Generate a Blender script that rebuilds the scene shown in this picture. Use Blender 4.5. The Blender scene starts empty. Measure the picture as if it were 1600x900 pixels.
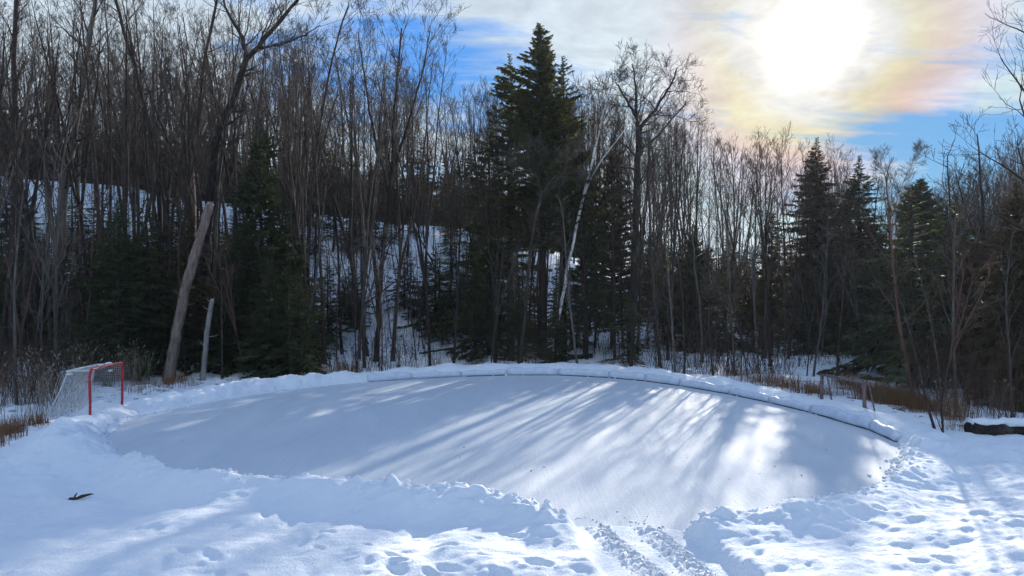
import bpy, math, random
import numpy as np
from mathutils import Vector

# ------------------------------------------------------------------ camera, sky, sun, exposure
sc = bpy.context.scene
COL = sc.collection
CAM_Z, FPX, HOR = 3.6, 1067.0, 445.0
cam = bpy.data.cameras.new('camera')
cam.lens = 24.0; cam.sensor_width = 36.0
cam.clip_start = 0.1; cam.clip_end = 1500
co = bpy.data.objects.new('camera', cam); COL.objects.link(co)
co.location = (0, 0, CAM_Z)
co.rotation_euler = (math.radians(90 - 0.27), 0, 0)
sc.camera = co

SUN_EL, SUN_AZ = math.radians(18.1), math.radians(23.4)
SUN_DIR = Vector((math.cos(SUN_EL) * math.sin(SUN_AZ), math.cos(SUN_EL) * math.cos(SUN_AZ), math.sin(SUN_EL)))
sl = bpy.data.lights.new('sun', 'SUN')
sl.energy = 4.6; sl.angle = math.radians(0.8); sl.color = (1.0, 0.93, 0.82)
so = bpy.data.objects.new('sun', sl); COL.objects.link(so)
so.rotation_euler = SUN_DIR.to_track_quat('Z', 'Y').to_euler()

vs = sc.view_settings
vs.view_transform = 'Standard'; vs.look = 'None'; vs.gamma = 1; vs.use_curve_mapping = False
vs.exposure = 1.2
cy = sc.cycles
cy.use_denoising = True
cy.max_bounces = 5; cy.diffuse_bounces = 3; cy.glossy_bounces = 2; cy.transmission_bounces = 3
cy.sample_clamp_indirect = 4


class NT:
    """small node helper"""
    def __init__(self, tree):
        self.t = tree; tree.nodes.clear()
    def n(self, typ, **kw):
        nd = self.t.nodes.new(typ)
        for k, v in kw.items(): setattr(nd, k, v)
        return nd
    def link(self, a, b): self.t.links.new(a, b)
    def put(self, sock, v):
        if isinstance(v, bpy.types.NodeSocket): self.link(v, sock)
        elif v is not None: sock.default_value = v
    def m(self, op, a, b=None, c=None, clamp=False):
        nd = self.n('ShaderNodeMath', operation=op, use_clamp=clamp)
        self.put(nd.inputs[0], a); self.put(nd.inputs[1], b)
        if c is not None: self.put(nd.inputs[2], c)
        return nd.outputs[0]
    def vm(self, op, a, b=None, s=None):
        nd = self.n('ShaderNodeVectorMath', operation=op)
        self.put(nd.inputs[0], a)
        if b is not None: self.put(nd.inputs[1], b)
        if s is not None: self.put(nd.inputs['Scale'], s)
        return nd.outputs['Value'] if op in ('DOT_PRODUCT', 'LENGTH') else nd.outputs[0]
    def mix(self, f, a, b, blend='MIX'):
        nd = self.n('ShaderNodeMix', data_type='RGBA', blend_type=blend)
        self.put(nd.inputs[0], f); self.put(nd.inputs[6], a); self.put(nd.inputs[7], b)
        return nd.outputs[2]
    def ramp(self, f, stops):
        nd = self.n('ShaderNodeValToRGB'); e = nd.color_ramp.elements
        while len(e) < len(stops): e.new(0.5)
        for i, (p, c) in enumerate(stops):
            e[i].position = p
            e[i].color = (c, c, c, 1) if not isinstance(c, (tuple, list)) else (*c, 1)
        self.put(nd.inputs[0], f)
        return nd.outputs[0]
    def noise(self, vec, scale, detail=4, rough=0.5, dist=0.0):
        nd = self.n('ShaderNodeTexNoise')
        if vec is not None: self.put(nd.inputs['Vector'], vec)
        nd.inputs['Scale'].default_value = scale; nd.inputs['Detail'].default_value = detail
        nd.inputs['Roughness'].default_value = rough; nd.inputs['Distortion'].default_value = dist
        return nd.outputs[0]


def pxdir(px, py):
    return Vector(((px - 800) / FPX, 1.0, (HOR - py) / FPX)).normalized()


def build_world():
    w = bpy.data.worlds.new('World'); sc.world = w; w.use_nodes = True
    T = NT(w.node_tree)
    tc = T.n('ShaderNodeTexCoord'); d = tc.outputs['Generated']
    sky = T.n('ShaderNodeTexSky', sky_type='NISHITA')
    sky.sun_disc = False; sky.sun_elevation = SUN_EL; sky.sun_rotation = SUN_AZ
    sky.air_density = 1.0; sky.dust_density = 0.3; sky.ozone_density = 3.5; sky.altitude = 250
    # the clear sky between the clouds, its brightness towards the sun compressed
    lum = T.vm('DOT_PRODUCT', sky.outputs[0], (0.25, 0.5, 0.25))
    blue = T.vm('SCALE', sky.outputs[0], s=T.m('DIVIDE', 2.1, T.m('ADD', lum, 1.0)))
    blue = T.vm('MULTIPLY', blue, (0.23, 0.68, 1.10))
    sep = T.n('ShaderNodeSeparateXYZ'); T.link(d, sep.inputs[0])
    zc = T.m('ADD', T.m('MAXIMUM', sep.outputs[2], 0.0), 0.16)
    comb = T.n('ShaderNodeCombineXYZ')
    T.put(comb.inputs[0], T.m('DIVIDE', sep.outputs[0], zc)); T.put(comb.inputs[1], T.m('DIVIDE', sep.outputs[1], zc))
    q = comb.outputs[0]

    def blob(px, py, k):     # a soft patch of sky round one direction
        c = pxdir(px, py)
        return T.m('EXPONENT', T.m('MULTIPLY', T.m('SUBTRACT', T.vm('DOT_PRODUCT', d, tuple(c)), 1.0), k))
    # streaky cirrus
    mp = T.n('ShaderNodeMapping'); mp.inputs['Rotation'].default_value = (0, 0, math.radians(62)); mp.inputs['Scale'].default_value = (0.55, 2.1, 1)
    T.link(q, mp.inputs[0])
    st = T.noise(mp.outputs[0], 1.25, 9, 0.60, 0.5)
    mp2 = T.n('ShaderNodeMapping'); mp2.inputs['Rotation'].default_value = (0, 0, math.radians(20)); mp2.inputs['Location'].default_value = (4.2, 1.7, 0)
    T.link(q, mp2.inputs[0])
    puff = T.noise(mp2.outputs[0], 3.2, 8, 0.62, 0.8)
    cov = T.m('ADD', T.m('MULTIPLY', st, 1.35), T.m('MULTIPLY', puff, 0.55))
    fib = T.noise(mp.outputs[0], 5.5, 8, 0.66, 0.6)
    cov = T.m('ADD', cov, T.m('MULTIPLY', T.m('SUBTRACT', fib, 0.5), 0.42))
    # cover: thick round the sun and to its left, open blue low on the right and at upper left
    for px, py, k, a in ((1230, 60, 26, 0.20), (930, 60, 40, 0.08), (1470, 60, 70, 0.30), (1180, 250, 60, 0.14),
                         (1400, 225, 200, -0.20), (1530, 190, 60, -0.33), (1600, 300, 60, -0.15), (640, 60, 60, -0.17), (720, 100, 90, -0.12), (470, 40, 90, -0.12), (1600, 20, 60, 0.24), (450, 330, 10, 0.16), (200, 150, 9, 0.30)):
        cov = T.m('ADD', cov, T.m('MULTIPLY', blob(px, py, k), a))
    # unseen cloud cover added behind and above the viewer as neutral fill light
    cov = T.m('ADD', cov, T.m('MULTIPLY', T.m('MAXIMUM', T.m('ADD', T.m('MULTIPLY', sep.outputs[1], -0.9), T.m('MULTIPLY', T.m('SUBTRACT', sep.outputs[2], 0.5), 0.8)), 0.0), 0.22))
    lowband = T.m('SUBTRACT', 1.0, T.m('MULTIPLY', sep.outputs[2], 5.2), clamp=True)
    cov = T.m('ADD', cov, T.m('MULTIPLY', lowband, 0.16))
    cl = T.ramp(cov, ((0.0, 0.0), (0.86, 0.02), (0.985, 0.60), (1.0, 0.68)))
    cov2 = T.m('SUBTRACT', cov, 0.5)
    cl = T.ramp(cov2, ((0.0, 0.0), (0.40, 0.04), (0.56, 0.45), (0.70, 0.95)))
    sdot = T.vm('DOT_PRODUCT', d, tuple(SUN_DIR))
    ang = T.m('ARCCOSINE', T.m('MINIMUM', sdot, 1.0))                      # radians from the sun
    # cloud light: bright forward scattering near the sun
    glow = T.m('EXPONENT', T.m('MULTIPLY', ang, -5.0))
    cb = T.m('ADD', 2.95, T.m('MULTIPLY', glow, 0.35))
    fine = T.noise(mp2.outputs[0], 11.0, 6, 0.62, 0.4)
    thick = T.m('MULTIPLY', T.ramp(puff, ((0.36, 1.0), (0.66, 0.76))), T.ramp(fine, ((0.38, 1.03), (0.62, 0.92))))
    cb = T.m('ADD', cb, T.m('MULTIPLY', T.m('MAXIMUM', T.m('MULTIPLY', sep.outputs[1], -1.0), 0.0), 0.3))  # the added clouds behind the viewer are brightened for more fill
    cb = T.m('MULTIPLY', cb, thick)
    tint = T.mix(T.m('MULTIPLY', T.m('EXPONENT', T.m('MULTIPLY', ang, -8.0)), 1.3, clamp=True), (0.84, 0.985, 1.09, 1), (1.06, 0.96, 0.84, 1))
    cn = T.n('ShaderNodeMix', data_type='RGBA', blend_type='MIX')
    # iridescent arc in the thin cloud round the sun
    wob = T.m('ADD', ang, T.m('MULTIPLY', T.m('SUBTRACT', st, 0.5), 0.10))
    ir = T.n('ShaderNodeValToRGB'); e = ir.color_ramp.elements
    stops = ((0.0, (1, 1, 1)), (0.085, (1, 1, 1)), (0.115, (1.0, .88, .55)), (0.15, (1.0, .70, .55)), (0.19, (1.0, .80, .90)), (0.24, (.72, .98, .90)), (0.29, (.95, .98, 1)), (0.4, (1, 1, 1)))
    while len(e) < len(stops): e.new(0.5)
    for i, (p, c) in enumerate(stops):
        e[i].position = p; e[i].color = (*c, 1)
    T.put(ir.inputs[0], wob)
    side = T.m('MULTIPLY', T.m('ADD', blob(1370, 130, 60), T.m('MULTIPLY', blob(1200, 200, 90), 0.7)), 0.85, clamp=True)
    irc = T.mix(side, (1, 1, 1, 1), ir.outputs[0])
    tint = T.mix(1.0, tint, irc, 'MULTIPLY')
    ccol = T.vm('SCALE', tint, s=cb)
    base = T.mix(cl, blue, ccol)
    # the aureole of the veiled sun itself
    core = T.m('MULTIPLY', T.m('EXPONENT', T.m('MULTIPLY', T.m('POWER', T.m('DIVIDE', T.m('MULTIPLY', ang, T.m('ADD', 0.72, T.m('ADD', T.m('MULTIPLY', puff, 0.35), T.m('MULTIPLY', fine, 0.22)))), 0.028), 1.7), -1.0)), 34.0)
    au = T.m('MULTIPLY', T.m('EXPONENT', T.m('MULTIPLY', ang, -18.0)), 0.35)
    add = T.vm('SCALE', (1.0, 0.95, 0.84), s=T.m('ADD', core, au))
    tot = T.vm('ADD', base, add)
    bg = T.n('ShaderNodeBackground'); T.link(tot, bg.inputs[0]); bg.inputs[1].default_value = 0.135
    out = T.n('ShaderNodeOutputWorld'); T.link(bg.outputs[0], out.inputs[0])
    w.cycles.sampling_method = 'MANUAL'; w.cycles.sample_map_resolution = 1024


build_world()

# ------------------------------------------------------------------ materials
def principled(name, rough=0.8, spec=0.3):
    m = bpy.data.materials.new(name); m.use_nodes = True
    T = NT(m.node_tree)
    b = T.n('ShaderNodeBsdfPrincipled'); o = T.n('ShaderNodeOutputMaterial')
    T.link(b.outputs[0], o.inputs[0])
    b.inputs['Roughness'].default_value = rough
    b.inputs['Specular IOR Level'].default_value = spec
    return m, T, b


def bump(T, b, h, dist, strength=1.0):
    n = T.n('ShaderNodeBump'); n.inputs['Distance'].default_value = dist; n.inputs['Strength'].default_value = strength
    T.link(h, n.inputs['Height']); T.link(n.outputs[0], b.inputs['Normal'])


def snow_mat():
    m, T, b = principled('snow', 0.8, 0.08)
    g = T.n('ShaderNodeNewGeometry').outputs['Position']
    n1 = T.noise(g, 1.3, 5, 0.55); n2 = T.noise(g, 26, 5, 0.6); n3 = T.noise(g, 150, 2, 0.6)
    c = T.mix(T.ramp(n1, ((0.3, 0.0), (0.7, 1.0))), (0.83, 0.88, 0.93, 1), (0.885, 0.915, 0.945, 1))
    T.link(c, b.inputs['Base Color'])
    h = T.m('ADD', T.m('MULTIPLY', n2, 1.0), T.m('MULTIPLY', n3, 0.35))
    bump(T, b, h, 0.024, 0.9)
    return m


def forest_snow_mat():
    # snow with leaf litter, twigs and bare patches showing through below the trees
    m, T, b = principled('forest_snow', 0.75, 0.15)
    g = T.n('ShaderNodeNewGeometry').outputs['Position']
    sep = T.n('ShaderNodeSeparateXYZ'); T.link(g, sep.inputs[0])
    n2 = T.noise(g, 26, 5, 0.6)
    c = T.mix(T.ramp(T.noise(g, 1.3, 5, 0.55), ((0.3, 0.0), (0.7, 1.0))), (0.83, 0.88, 0.93, 1), (0.885, 0.915, 0.945, 1))
    lit = T.ramp(T.noise(g, 2.2, 8, 0.72), ((0.56, 0.0), (0.64, 1.0)))
    lc = T.mix(T.noise(g, 30, 3), (0.035, 0.028, 0.02, 1), (0.14, 0.10, 0.065, 1))
    T.link(T.mix(lit, c, lc), b.inputs['Base Color'])
    bump(T, b, n2, 0.03, 0.8)
    return m


def ice_mat():
    m, T, b = principled('rink_ice', 0.7, 0.12)
    g = T.n('ShaderNodeNewGeometry').outputs['Position']
    mp = T.n('ShaderNodeMapping'); mp.inputs['Scale'].default_value = (1, 0.35, 1); mp.inputs['Rotation'].default_value = (0, 0, 0.4)
    T.link(g, mp.inputs[0])
    n1 = T.noise(mp.outputs[0], 0.55, 6, 0.6, 0.6); n2 = T.noise(g, 14, 6, 0.65); n3 = T.noise(g, 90, 2, 0.6)
    c = T.mix(T.ramp(n1, ((0.34, 0.0), (0.68, 1.0))), (0.585, 0.635, 0.68, 1), (0.67, 0.705, 0.735, 1))
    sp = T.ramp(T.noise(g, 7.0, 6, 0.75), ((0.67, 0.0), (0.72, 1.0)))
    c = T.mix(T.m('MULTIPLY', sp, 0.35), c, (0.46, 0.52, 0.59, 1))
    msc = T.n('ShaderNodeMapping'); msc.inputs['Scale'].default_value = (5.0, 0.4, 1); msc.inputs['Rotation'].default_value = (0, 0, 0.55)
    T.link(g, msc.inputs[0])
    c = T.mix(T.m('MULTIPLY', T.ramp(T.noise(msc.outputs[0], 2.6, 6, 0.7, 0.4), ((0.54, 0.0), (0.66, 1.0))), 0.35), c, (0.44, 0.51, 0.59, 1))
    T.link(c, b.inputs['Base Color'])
    T.link(T.ramp(n1, ((0.3, 0.62), (0.7, 0.8))), b.inputs['Roughness'])
    # shovel scrapes and skate marks under the dusting
    mq = T.n('ShaderNodeMapping'); mq.inputs['Scale'].default_value = (7.0, 0.5, 1); mq.inputs['Rotation'].default_value = (0, 0, -0.75)
    T.link(g, mq.inputs[0]); sc1 = T.noise(mq.outputs[0], 2.2, 5, 0.7, 0.3)
    mr = T.n('ShaderNodeMapping'); mr.inputs['Scale'].default_value = (0.5, 6.0, 1); mr.inputs['Rotation'].default_value = (0, 0, -0.3)
    T.link(g, mr.inputs[0]); sc2 = T.noise(mr.outputs[0], 1.7, 5, 0.7, 0.5)
    h = T.m('ADD', T.m('ADD', T.m('MULTIPLY', n2, 0.9), T.m('MULTIPLY', n3, 0.4)), T.m('ADD', T.m('MULTIPLY', sc1, 0.9), T.m('MULTIPLY', sc2, 0.7)))
    bump(T, b, h, 0.011, 0.8)
    return m


def bark_mat(name, c1, c2, c3=None, scale=9.0, rough=0.85):
    m, T, b = principled(name, rough, 0.15)
    tc = T.n('ShaderNodeTexCoord').outputs['Object']
    oi = T.n('ShaderNodeObjectInfo').outputs['Random']
    mp = T.n('ShaderNodeMapping'); mp.inputs['Scale'].default_value = (1, 1, 0.22); T.link(tc, mp.inputs[0])
    n = T.noise(mp.outputs[0], scale, 6, 0.65)
    c = T.mix(T.ramp(n, ((0.35, 0.0), (0.65, 1.0))), (*c1, 1), (*c2, 1))
    if c3:                                                        # lichen and pale patches
        c = T.mix(T.ramp(T.noise(tc, 1.8, 5, 0.7), ((0.55, 0.0), (0.68, 0.8))), c, (*c3, 1))
    v = T.m('ADD', 0.65, T.m('MULTIPLY', oi, 0.7))
    c = T.vm('SCALE', c, s=v)
    T.link(c, b.inputs['Base Color'])
    bump(T, b, n, 0.02, 0.7)
    return m


def birch_mat():
    m, T, b = principled('birch_bark', 0.6, 0.25)
    tc = T.n('ShaderNodeTexCoord').outputs['Object']
    mp = T.n('ShaderNodeMapping'); mp.inputs['Scale'].default_value = (1, 1, 4.5); T.link(tc, mp.inputs[0])
    n = T.noise(mp.outputs[0], 1.5, 5, 0.7)
    c = T.mix(T.ramp(n, ((0.55, 0.0), (0.62, 1.0))), (0.70, 0.69, 0.66, 1), (0.05, 0.045, 0.04, 1))
    T.link(c, b.inputs['Base Color']); bump(T, b, n, 0.01, 0.5)
    return m


def leaf_mat(name, c1, c2, trans=0.22):
    m, T, b = principled(name, 0.65, 0.2)
    tc = T.n('ShaderNodeTexCoord').outputs['Object']
    oi = T.n('ShaderNodeObjectInfo').outputs['Random']
    c = T.mix(T.ramp(T.noise(tc, 1.1, 5, 0.7), ((0.35, 0.0), (0.68, 1.0))), (*c1, 1), (*c2, 1))
    c = T.vm('SCALE', c, s=T.m('ADD', 0.75, T.m('MULTIPLY', oi, 0.5)))
    T.link(c, b.inputs['Base Color'])
    tr = T.n('ShaderNodeBsdfTranslucent'); T.link(T.vm('MULTIPLY', c, (1.5, 1.3, 0.7)), tr.inputs[0])
    mx = T.n('ShaderNodeMixShader'); mx.inputs[0].default_value = trans
    T.link(b.outputs[0], mx.inputs[1]); T.link(tr.outputs[0], mx.inputs[2])
    out = [n for n in T.t.nodes if n.type == 'OUTPUT_MATERIAL'][0]
    T.link(mx.outputs[0], out.inputs[0])
    return m


def plain_mat(name, c1, c2, scale=12, rough=0.5, spec=0.4, bmp=0.002):
    m, T, b = principled(name, rough, spec)
    tc = T.n('ShaderNodeTexCoord').outputs['Object']
    n = T.noise(tc, scale, 5, 0.65)
    T.link(T.mix(T.ramp(n, ((0.38, 0.0), (0.66, 1.0))), (*c1, 1), (*c2, 1)), b.inputs['Base Color'])
    bump(T, b, n, bmp, 0.6)
    return m


M = dict(
    snow=snow_mat(), fsnow=forest_snow_mat(), ice=ice_mat(),
    bark=bark_mat('grey_bark', (0.020, 0.016, 0.013), (0.060, 0.048, 0.040), (0.12, 0.11, 0.095)),
    dbark=bark_mat('dark_bark', (0.014, 0.011, 0.010), (0.036, 0.029, 0.025), (0.11, 0.11, 0.10)),
    pbark=bark_mat('pale_bark', (0.060, 0.050, 0.042), (0.145, 0.13, 0.112), (0.04, 0.033, 0.028)),
    twig=bark_mat('twig_bark', (0.024, 0.017, 0.013), (0.060, 0.042, 0.032), None, 4),
    rtwig=bark_mat('reddish_twig_bark', (0.08, 0.042, 0.030), (0.16, 0.09, 0.065), None, 4),
    dead=bark_mat('weathered_deadwood', (0.085, 0.055, 0.042), (0.20, 0.16, 0.135), (0.06, 0.028, 0.02), 8),
    birch=birch_mat(), palewood=bark_mat('pale_deadwood', (0.20, 0.18, 0.16), (0.40, 0.37, 0.34), (0.10, 0.08, 0.07), 8),
    needles=leaf_mat('evergreen_needles', (0.022, 0.038, 0.018), (0.068, 0.088, 0.034)),
    cedar=leaf_mat('cedar_foliage', (0.032, 0.048, 0.017), (0.105, 0.108, 0.035), 0.36),
    olive=leaf_mat('brownish_evergreen', (0.040, 0.038, 0.018), (0.095, 0.075, 0.035), 0.25),
    red=plain_mat('red_paint', (0.48, 0.018, 0.03), (0.30, 0.012, 0.02), 20, 0.35, 0.5),
    white=plain_mat('white_frame_paint', (0.75, 0.75, 0.75), (0.5, 0.5, 0.52), 8, 0.5, 0.4),
    net=plain_mat('white_net_cord', (0.62, 0.64, 0.66), (0.42, 0.43, 0.44), 30, 0.8, 0.1),
    rust=plain_mat('rusty_steel', (0.14, 0.085, 0.085), (0.27, 0.20, 0.195), 14, 0.6, 0.3),
    board=plain_mat('white_board', (0.60, 0.66, 0.74), (0.72, 0.78, 0.86), 5, 0.5, 0.3),
    black=plain_mat('black_liner', (0.018, 0.022, 0.026), (0.04, 0.048, 0.05), 8, 0.45, 0.4),
    grass=bark_mat('dry_grass_straw', (0.16, 0.075, 0.032), (0.31, 0.175, 0.085), None, 5),
    reed=bark_mat('pale_dry_reed', (0.17, 0.13, 0.09), (0.34, 0.28, 0.21), None, 5),
    leafd=plain_mat('dead_leaf_brown', (0.05, 0.03, 0.02), (0.10, 0.06, 0.035), 30, 0.8, 0.1),
)

# ------------------------------------------------------------------ mesh helpers
class MB:
    def __init__(self): self.v = []; self.f4 = []; self.f3 = []; self.n = 0
    def add(self, v, f4=None, f3=None):
        v = np.asarray(v, dtype=np.float64).reshape(-1, 3)
        self.v.append(v)
        if f4 is not None and len(f4): self.f4.append(np.asarray(f4, dtype=np.int64) + self.n)
        if f3 is not None and len(f3): self.f3.append(np.asarray(f3, dtype=np.int64) + self.n)
        self.n += len(v)
    def merge(self, o, rot=0.0, scale=(1, 1, 1), loc=(0, 0, 0)):
        V, F4, F3 = o.arrays()
        c, s = math.cos(rot), math.sin(rot)
        V = V * np.array(scale)
        W = np.stack([V[:, 0] * c - V[:, 1] * s, V[:, 0] * s + V[:, 1] * c, V[:, 2]], 1) + np.array(loc)
        self.add(W, F4, F3)
    def arrays(self):
        V = np.concatenate(self.v) if self.v else np.zeros((0, 3))
        F4 = np.concatenate(self.f4) if self.f4 else np.zeros((0, 4), np.int64)
        F3 = np.concatenate(self.f3) if self.f3 else np.zeros((0, 3), np.int64)
        return V, F4, F3
    def mesh(self, name, mat, smooth=False):
        V, F4, F3 = self.arrays()
        me = bpy.data.meshes.new(name)
        me.vertices.add(len(V)); me.vertices.foreach_set('co', V.astype(np.float32).ravel())
        nl = F4.size + F3.size; npoly = len(F4) + len(F3)
        me.loops.add(nl); me.loops.foreach_set('vertex_index', np.concatenate([F4.ravel(), F3.ravel()]).astype(np.int32))
        me.polygons.add(npoly)
        ls = np.concatenate([np.arange(len(F4)) * 4, F4.size + np.arange(len(F3)) * 3]).astype(np.int32)
        me.polygons.foreach_set('loop_start', ls)
        if smooth: me.polygons.foreach_set('use_smooth', np.ones(npoly, dtype=bool))
        me.update(calc_edges=True)
        me.materials.append(mat)
        return me


def tube(mb, pts, rad, k=6, cap=False):
    P = np.asarray(pts, float); R = np.asarray(rad, float); n = len(P)
    t = np.empty_like(P); t[1:-1] = P[2:] - P[:-2]; t[0] = P[1] - P[0]; t[-1] = P[-1] - P[-2]
    t /= np.linalg.norm(t, axis=1)[:, None] + 1e-9
    avg = t.mean(0)
    ref = np.array([0, 0, 1.0]) if abs(avg[2]) < 0.8 * np.linalg.norm(avg) else np.array([1.0, 0, 0])
    u = np.cross(t, ref); u /= np.linalg.norm(u, axis=1)[:, None] + 1e-9
    w = np.cross(t, u)
    a = np.arange(k) * 2 * math.pi / k
    V = P[:, None, :] + R[:, None, None] * (np.cos(a)[None, :, None] * u[:, None, :] + np.sin(a)[None, :, None] * w[:, None, :])
    i = np.arange(n - 1)[:, None] * k; j = np.arange(k)[None, :]; j2 = (j + 1) % k
    F = np.stack([i + j, i + j2, i + k + j2, i + k + j], -1).reshape(-1, 4)
    V = V.reshape(-1, 3)
    if cap:
        V = np.concatenate([V, P[:1], P[-1:]])
        b0, b1 = n * k, n * k + 1
        jj = np.arange(k); j3 = (jj + 1) % k
        F3 = np.concatenate([np.stack([jj * 0 + b0, j3, jj], 1), np.stack([jj * 0 + b1, (n - 1) * k + jj, (n - 1) * k + j3], 1)])
        mb.add(V, F, F3)
    else:
        mb.add(V, F)


def obj(name, me, parent=None, loc=None):
    o = bpy.data.objects.new(name, me); COL.objects.link(o)
    if parent is not None: o.parent = parent
    if loc is not None: o.location = loc
    return o


def tag(o, label=None, cat=None, group=None, kind=None):
    if label: o['label'] = label
    if cat: o['category'] = cat
    if group: o['group'] = group
    if kind: o['kind'] = kind
    return o


def thing(name, label, cat, loc=(0, 0, 0), rz=0.0, group=None, scale=None):
    o = bpy.data.objects.new(name, None); COL.objects.link(o)
    o.location = loc; o.rotation_euler = (0, 0, rz)
    if scale is not None: o.scale = scale
    return tag(o, label, cat, group)


# lattice noise
def _hash(ix, iy, seed):
    h = (ix * 374761393 + iy * 668265263 + seed * 974634777) & 0xFFFFFFFF
    h = ((h ^ (h >> 13)) * 1274126177) & 0xFFFFFFFF
    h = h ^ (h >> 16)
    return (h & 0xFFFFFF) / float(0xFFFFFF)


def vn(x, y, seed=0):
    x = np.asarray(x, float); y = np.asarray(y, float)
    ix = np.floor(x).astype(np.int64); iy = np.floor(y).astype(np.int64)
    fx = x - ix; fy = y - iy
    fx = fx * fx * fx * (fx * (fx * 6 - 15) + 10); fy = fy * fy * fy * (fy * (fy * 6 - 15) + 10)
    a = _hash(ix, iy, seed); b = _hash(ix + 1, iy, seed); c = _hash(ix, iy + 1, seed); d = _hash(ix + 1, iy + 1, seed)
    return (a + (b - a) * fx) * (1 - fy) + (c + (d - c) * fx) * fy - 0.5


def fbm(x, y, seed=0, octv=4, rough=0.5):
    s = 0; a = 1.0; f = 1.0
    for i in range(octv):
        s = s + a * vn(x * f + 17.3 * i, y * f - 9.1 * i, seed + i); a *= rough; f *= 2.03
    return s


def sstep(a, b, x):
    t = np.clip((x - a) / (b - a), 0, 1); return t * t * (3 - 2 * t)


# ------------------------------------------------------------------ rink outline and terrain
def WP(px, py, z=0.0):                      # ground point seen in that direction at height z
    d = (CAM_Z - z) * FPX / (py - HOR)
    return ((px - 800) / FPX * d, d)


def W3(px, py, d):                          # point at distance d
    return np.array([(px - 800) / FPX * d, d, CAM_Z + (HOR - py) / FPX * d])


# (px, py, z of the visible edge, berm height, kind) kind 0 = boarded far side, 1 = rough bank, 2 = near bank
EDGE = [(168, 682, 0, .30, 1), (200, 658, 0, .34, 1), (262, 642, 0, .34, 1), (340, 627, 0, .34, 1), (430, 613, 0, .34, 1), (520, 602, 0, .34, 1),
        (600, 595.5, 0, .36, 0), (680, 590.5, 0, .40, 0), (760, 587.5, 0, .40, 0), (840, 586, 0, .42, 0), (920, 588.5, 0, .40, 0), (1000, 595, 0, .38, 0),
        (1100, 609, 0, .34, 0), (1200, 629, 0, .32, 0), (1290, 651, 0, .32, 0), (1350, 669, 0, .30, 0), (1400, 687, 0, .24, 0),
        (1408, 706, .12, .20, 2), (1398, 726, .18, .24, 2), (1375, 746, .22, .27, 2), (1330, 768, .24, .29, 2), (1250, 789, .25, .30, 2), (1170, 800, .25, .31, 2),
        (1100, 805, .25, .30, 2), (1052, 810, .22, .26, 2), (1000, 826, .03, .03, 2), (950, 822, .05, .05, 2), (905, 806, .20, .22, 2), (865, 790, .3, .34, 2), (800, 772, .32, .36, 2),
        (700, 761, .32, .36, 2), (560, 752, .34, .38, 2), (430, 744, .36, .40, 2), (340, 738, .38, .44, 2), (285, 733, .38, .46, 2),
        (240, 716, .38, .46, 2), (200, 698, .36, .42, 1), (175, 688, .2, .36, 1)]
_pts = np.array([WP(a, b, c) for a, b, c, h, k in EDGE])
_att = np.array([(h, k) for a, b, c, h, k in EDGE], float)


def densify(P, A, n=6):                     # closed Catmull-Rom
    out, oa = [], []
    N = len(P)
    for i in range(N):
        p0, p1, p2, p3 = P[i - 1], P[i], P[(i + 1) % N], P[(i + 2) % N]
        sharp = EDGE[i][0] in (1400, 168, 175) or EDGE[(i + 1) % N][0] in (1400, 168)
        for j in range(n):
            t = j / n
            if sharp: q = p1 + (p2 - p1) * t
            else: q = 0.5 * ((2 * p1) + (-p0 + p2) * t + (2 * p0 - 5 * p1 + 4 * p2 - p3) * t * t + (-p0 + 3 * p1 - 3 * p2 + p3) * t ** 3)
            out.append(q); oa.append(A[i] * (1 - t) + A[(i + 1) % N] * t)
    return np.array(out), np.array(oa)


OUT, OATT = densify(_pts, _att)


def edge_field(x, y):
    """signed distance to the ice edge (negative inside), berm height and kind at the closest edge point"""
    shp = x.shape; X0 = x.ravel(); Y0 = y.ravel()
    lo = OUT.min(0) - 4; hi = OUT.max(0) + 4
    sel = (X0 > lo[0]) & (X0 < hi[0]) & (Y0 > lo[1]) & (Y0 < hi[1])
    rs, rh, rk = np.full(X0.shape, 9.0), np.zeros(X0.shape), np.full(X0.shape, 2.0)
    rk[Y0 > 16] = 0.0
    x, y = X0[sel], Y0[sel]
    best = np.full(x.shape, 1e9); hh = np.zeros(x.shape); kk = np.zeros(x.shape); ins = np.zeros(x.shape, bool)
    N = len(OUT)
    for i in range(N):
        a = OUT[i]; b = OUT[(i + 1) % N]; ab = b - a; L = ab @ ab + 1e-12
        t = np.clip(((x - a[0]) * ab[0] + (y - a[1]) * ab[1]) / L, 0, 1)
        dd = (x - a[0] - t * ab[0]) ** 2 + (y - a[1] - t * ab[1]) ** 2
        m = dd < best
        best = np.where(m, dd, best)
        A0, A1 = OATT[i], OATT[(i + 1) % N]
        hh = np.where(m, A0[0] + (A1[0] - A0[0]) * t, hh); kk = np.where(m, A0[1] + (A1[1] - A0[1]) * t, kk)
        cr = (a[1] > y) != (b[1] > y)
        with np.errstate(divide='ignore', invalid='ignore'):
            xi = (b[0] - a[0]) * (y - a[1]) / (b[1] - a[1]) + a[0]
        ins ^= cr & (x < xi)
    sd = np.sqrt(best); sd = np.where(ins, -sd, sd)
    rs[sel], rh[sel], rk[sel] = sd, hh, kk
    return rs.reshape(shp), rh.reshape(shp), rk.reshape(shp)


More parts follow.
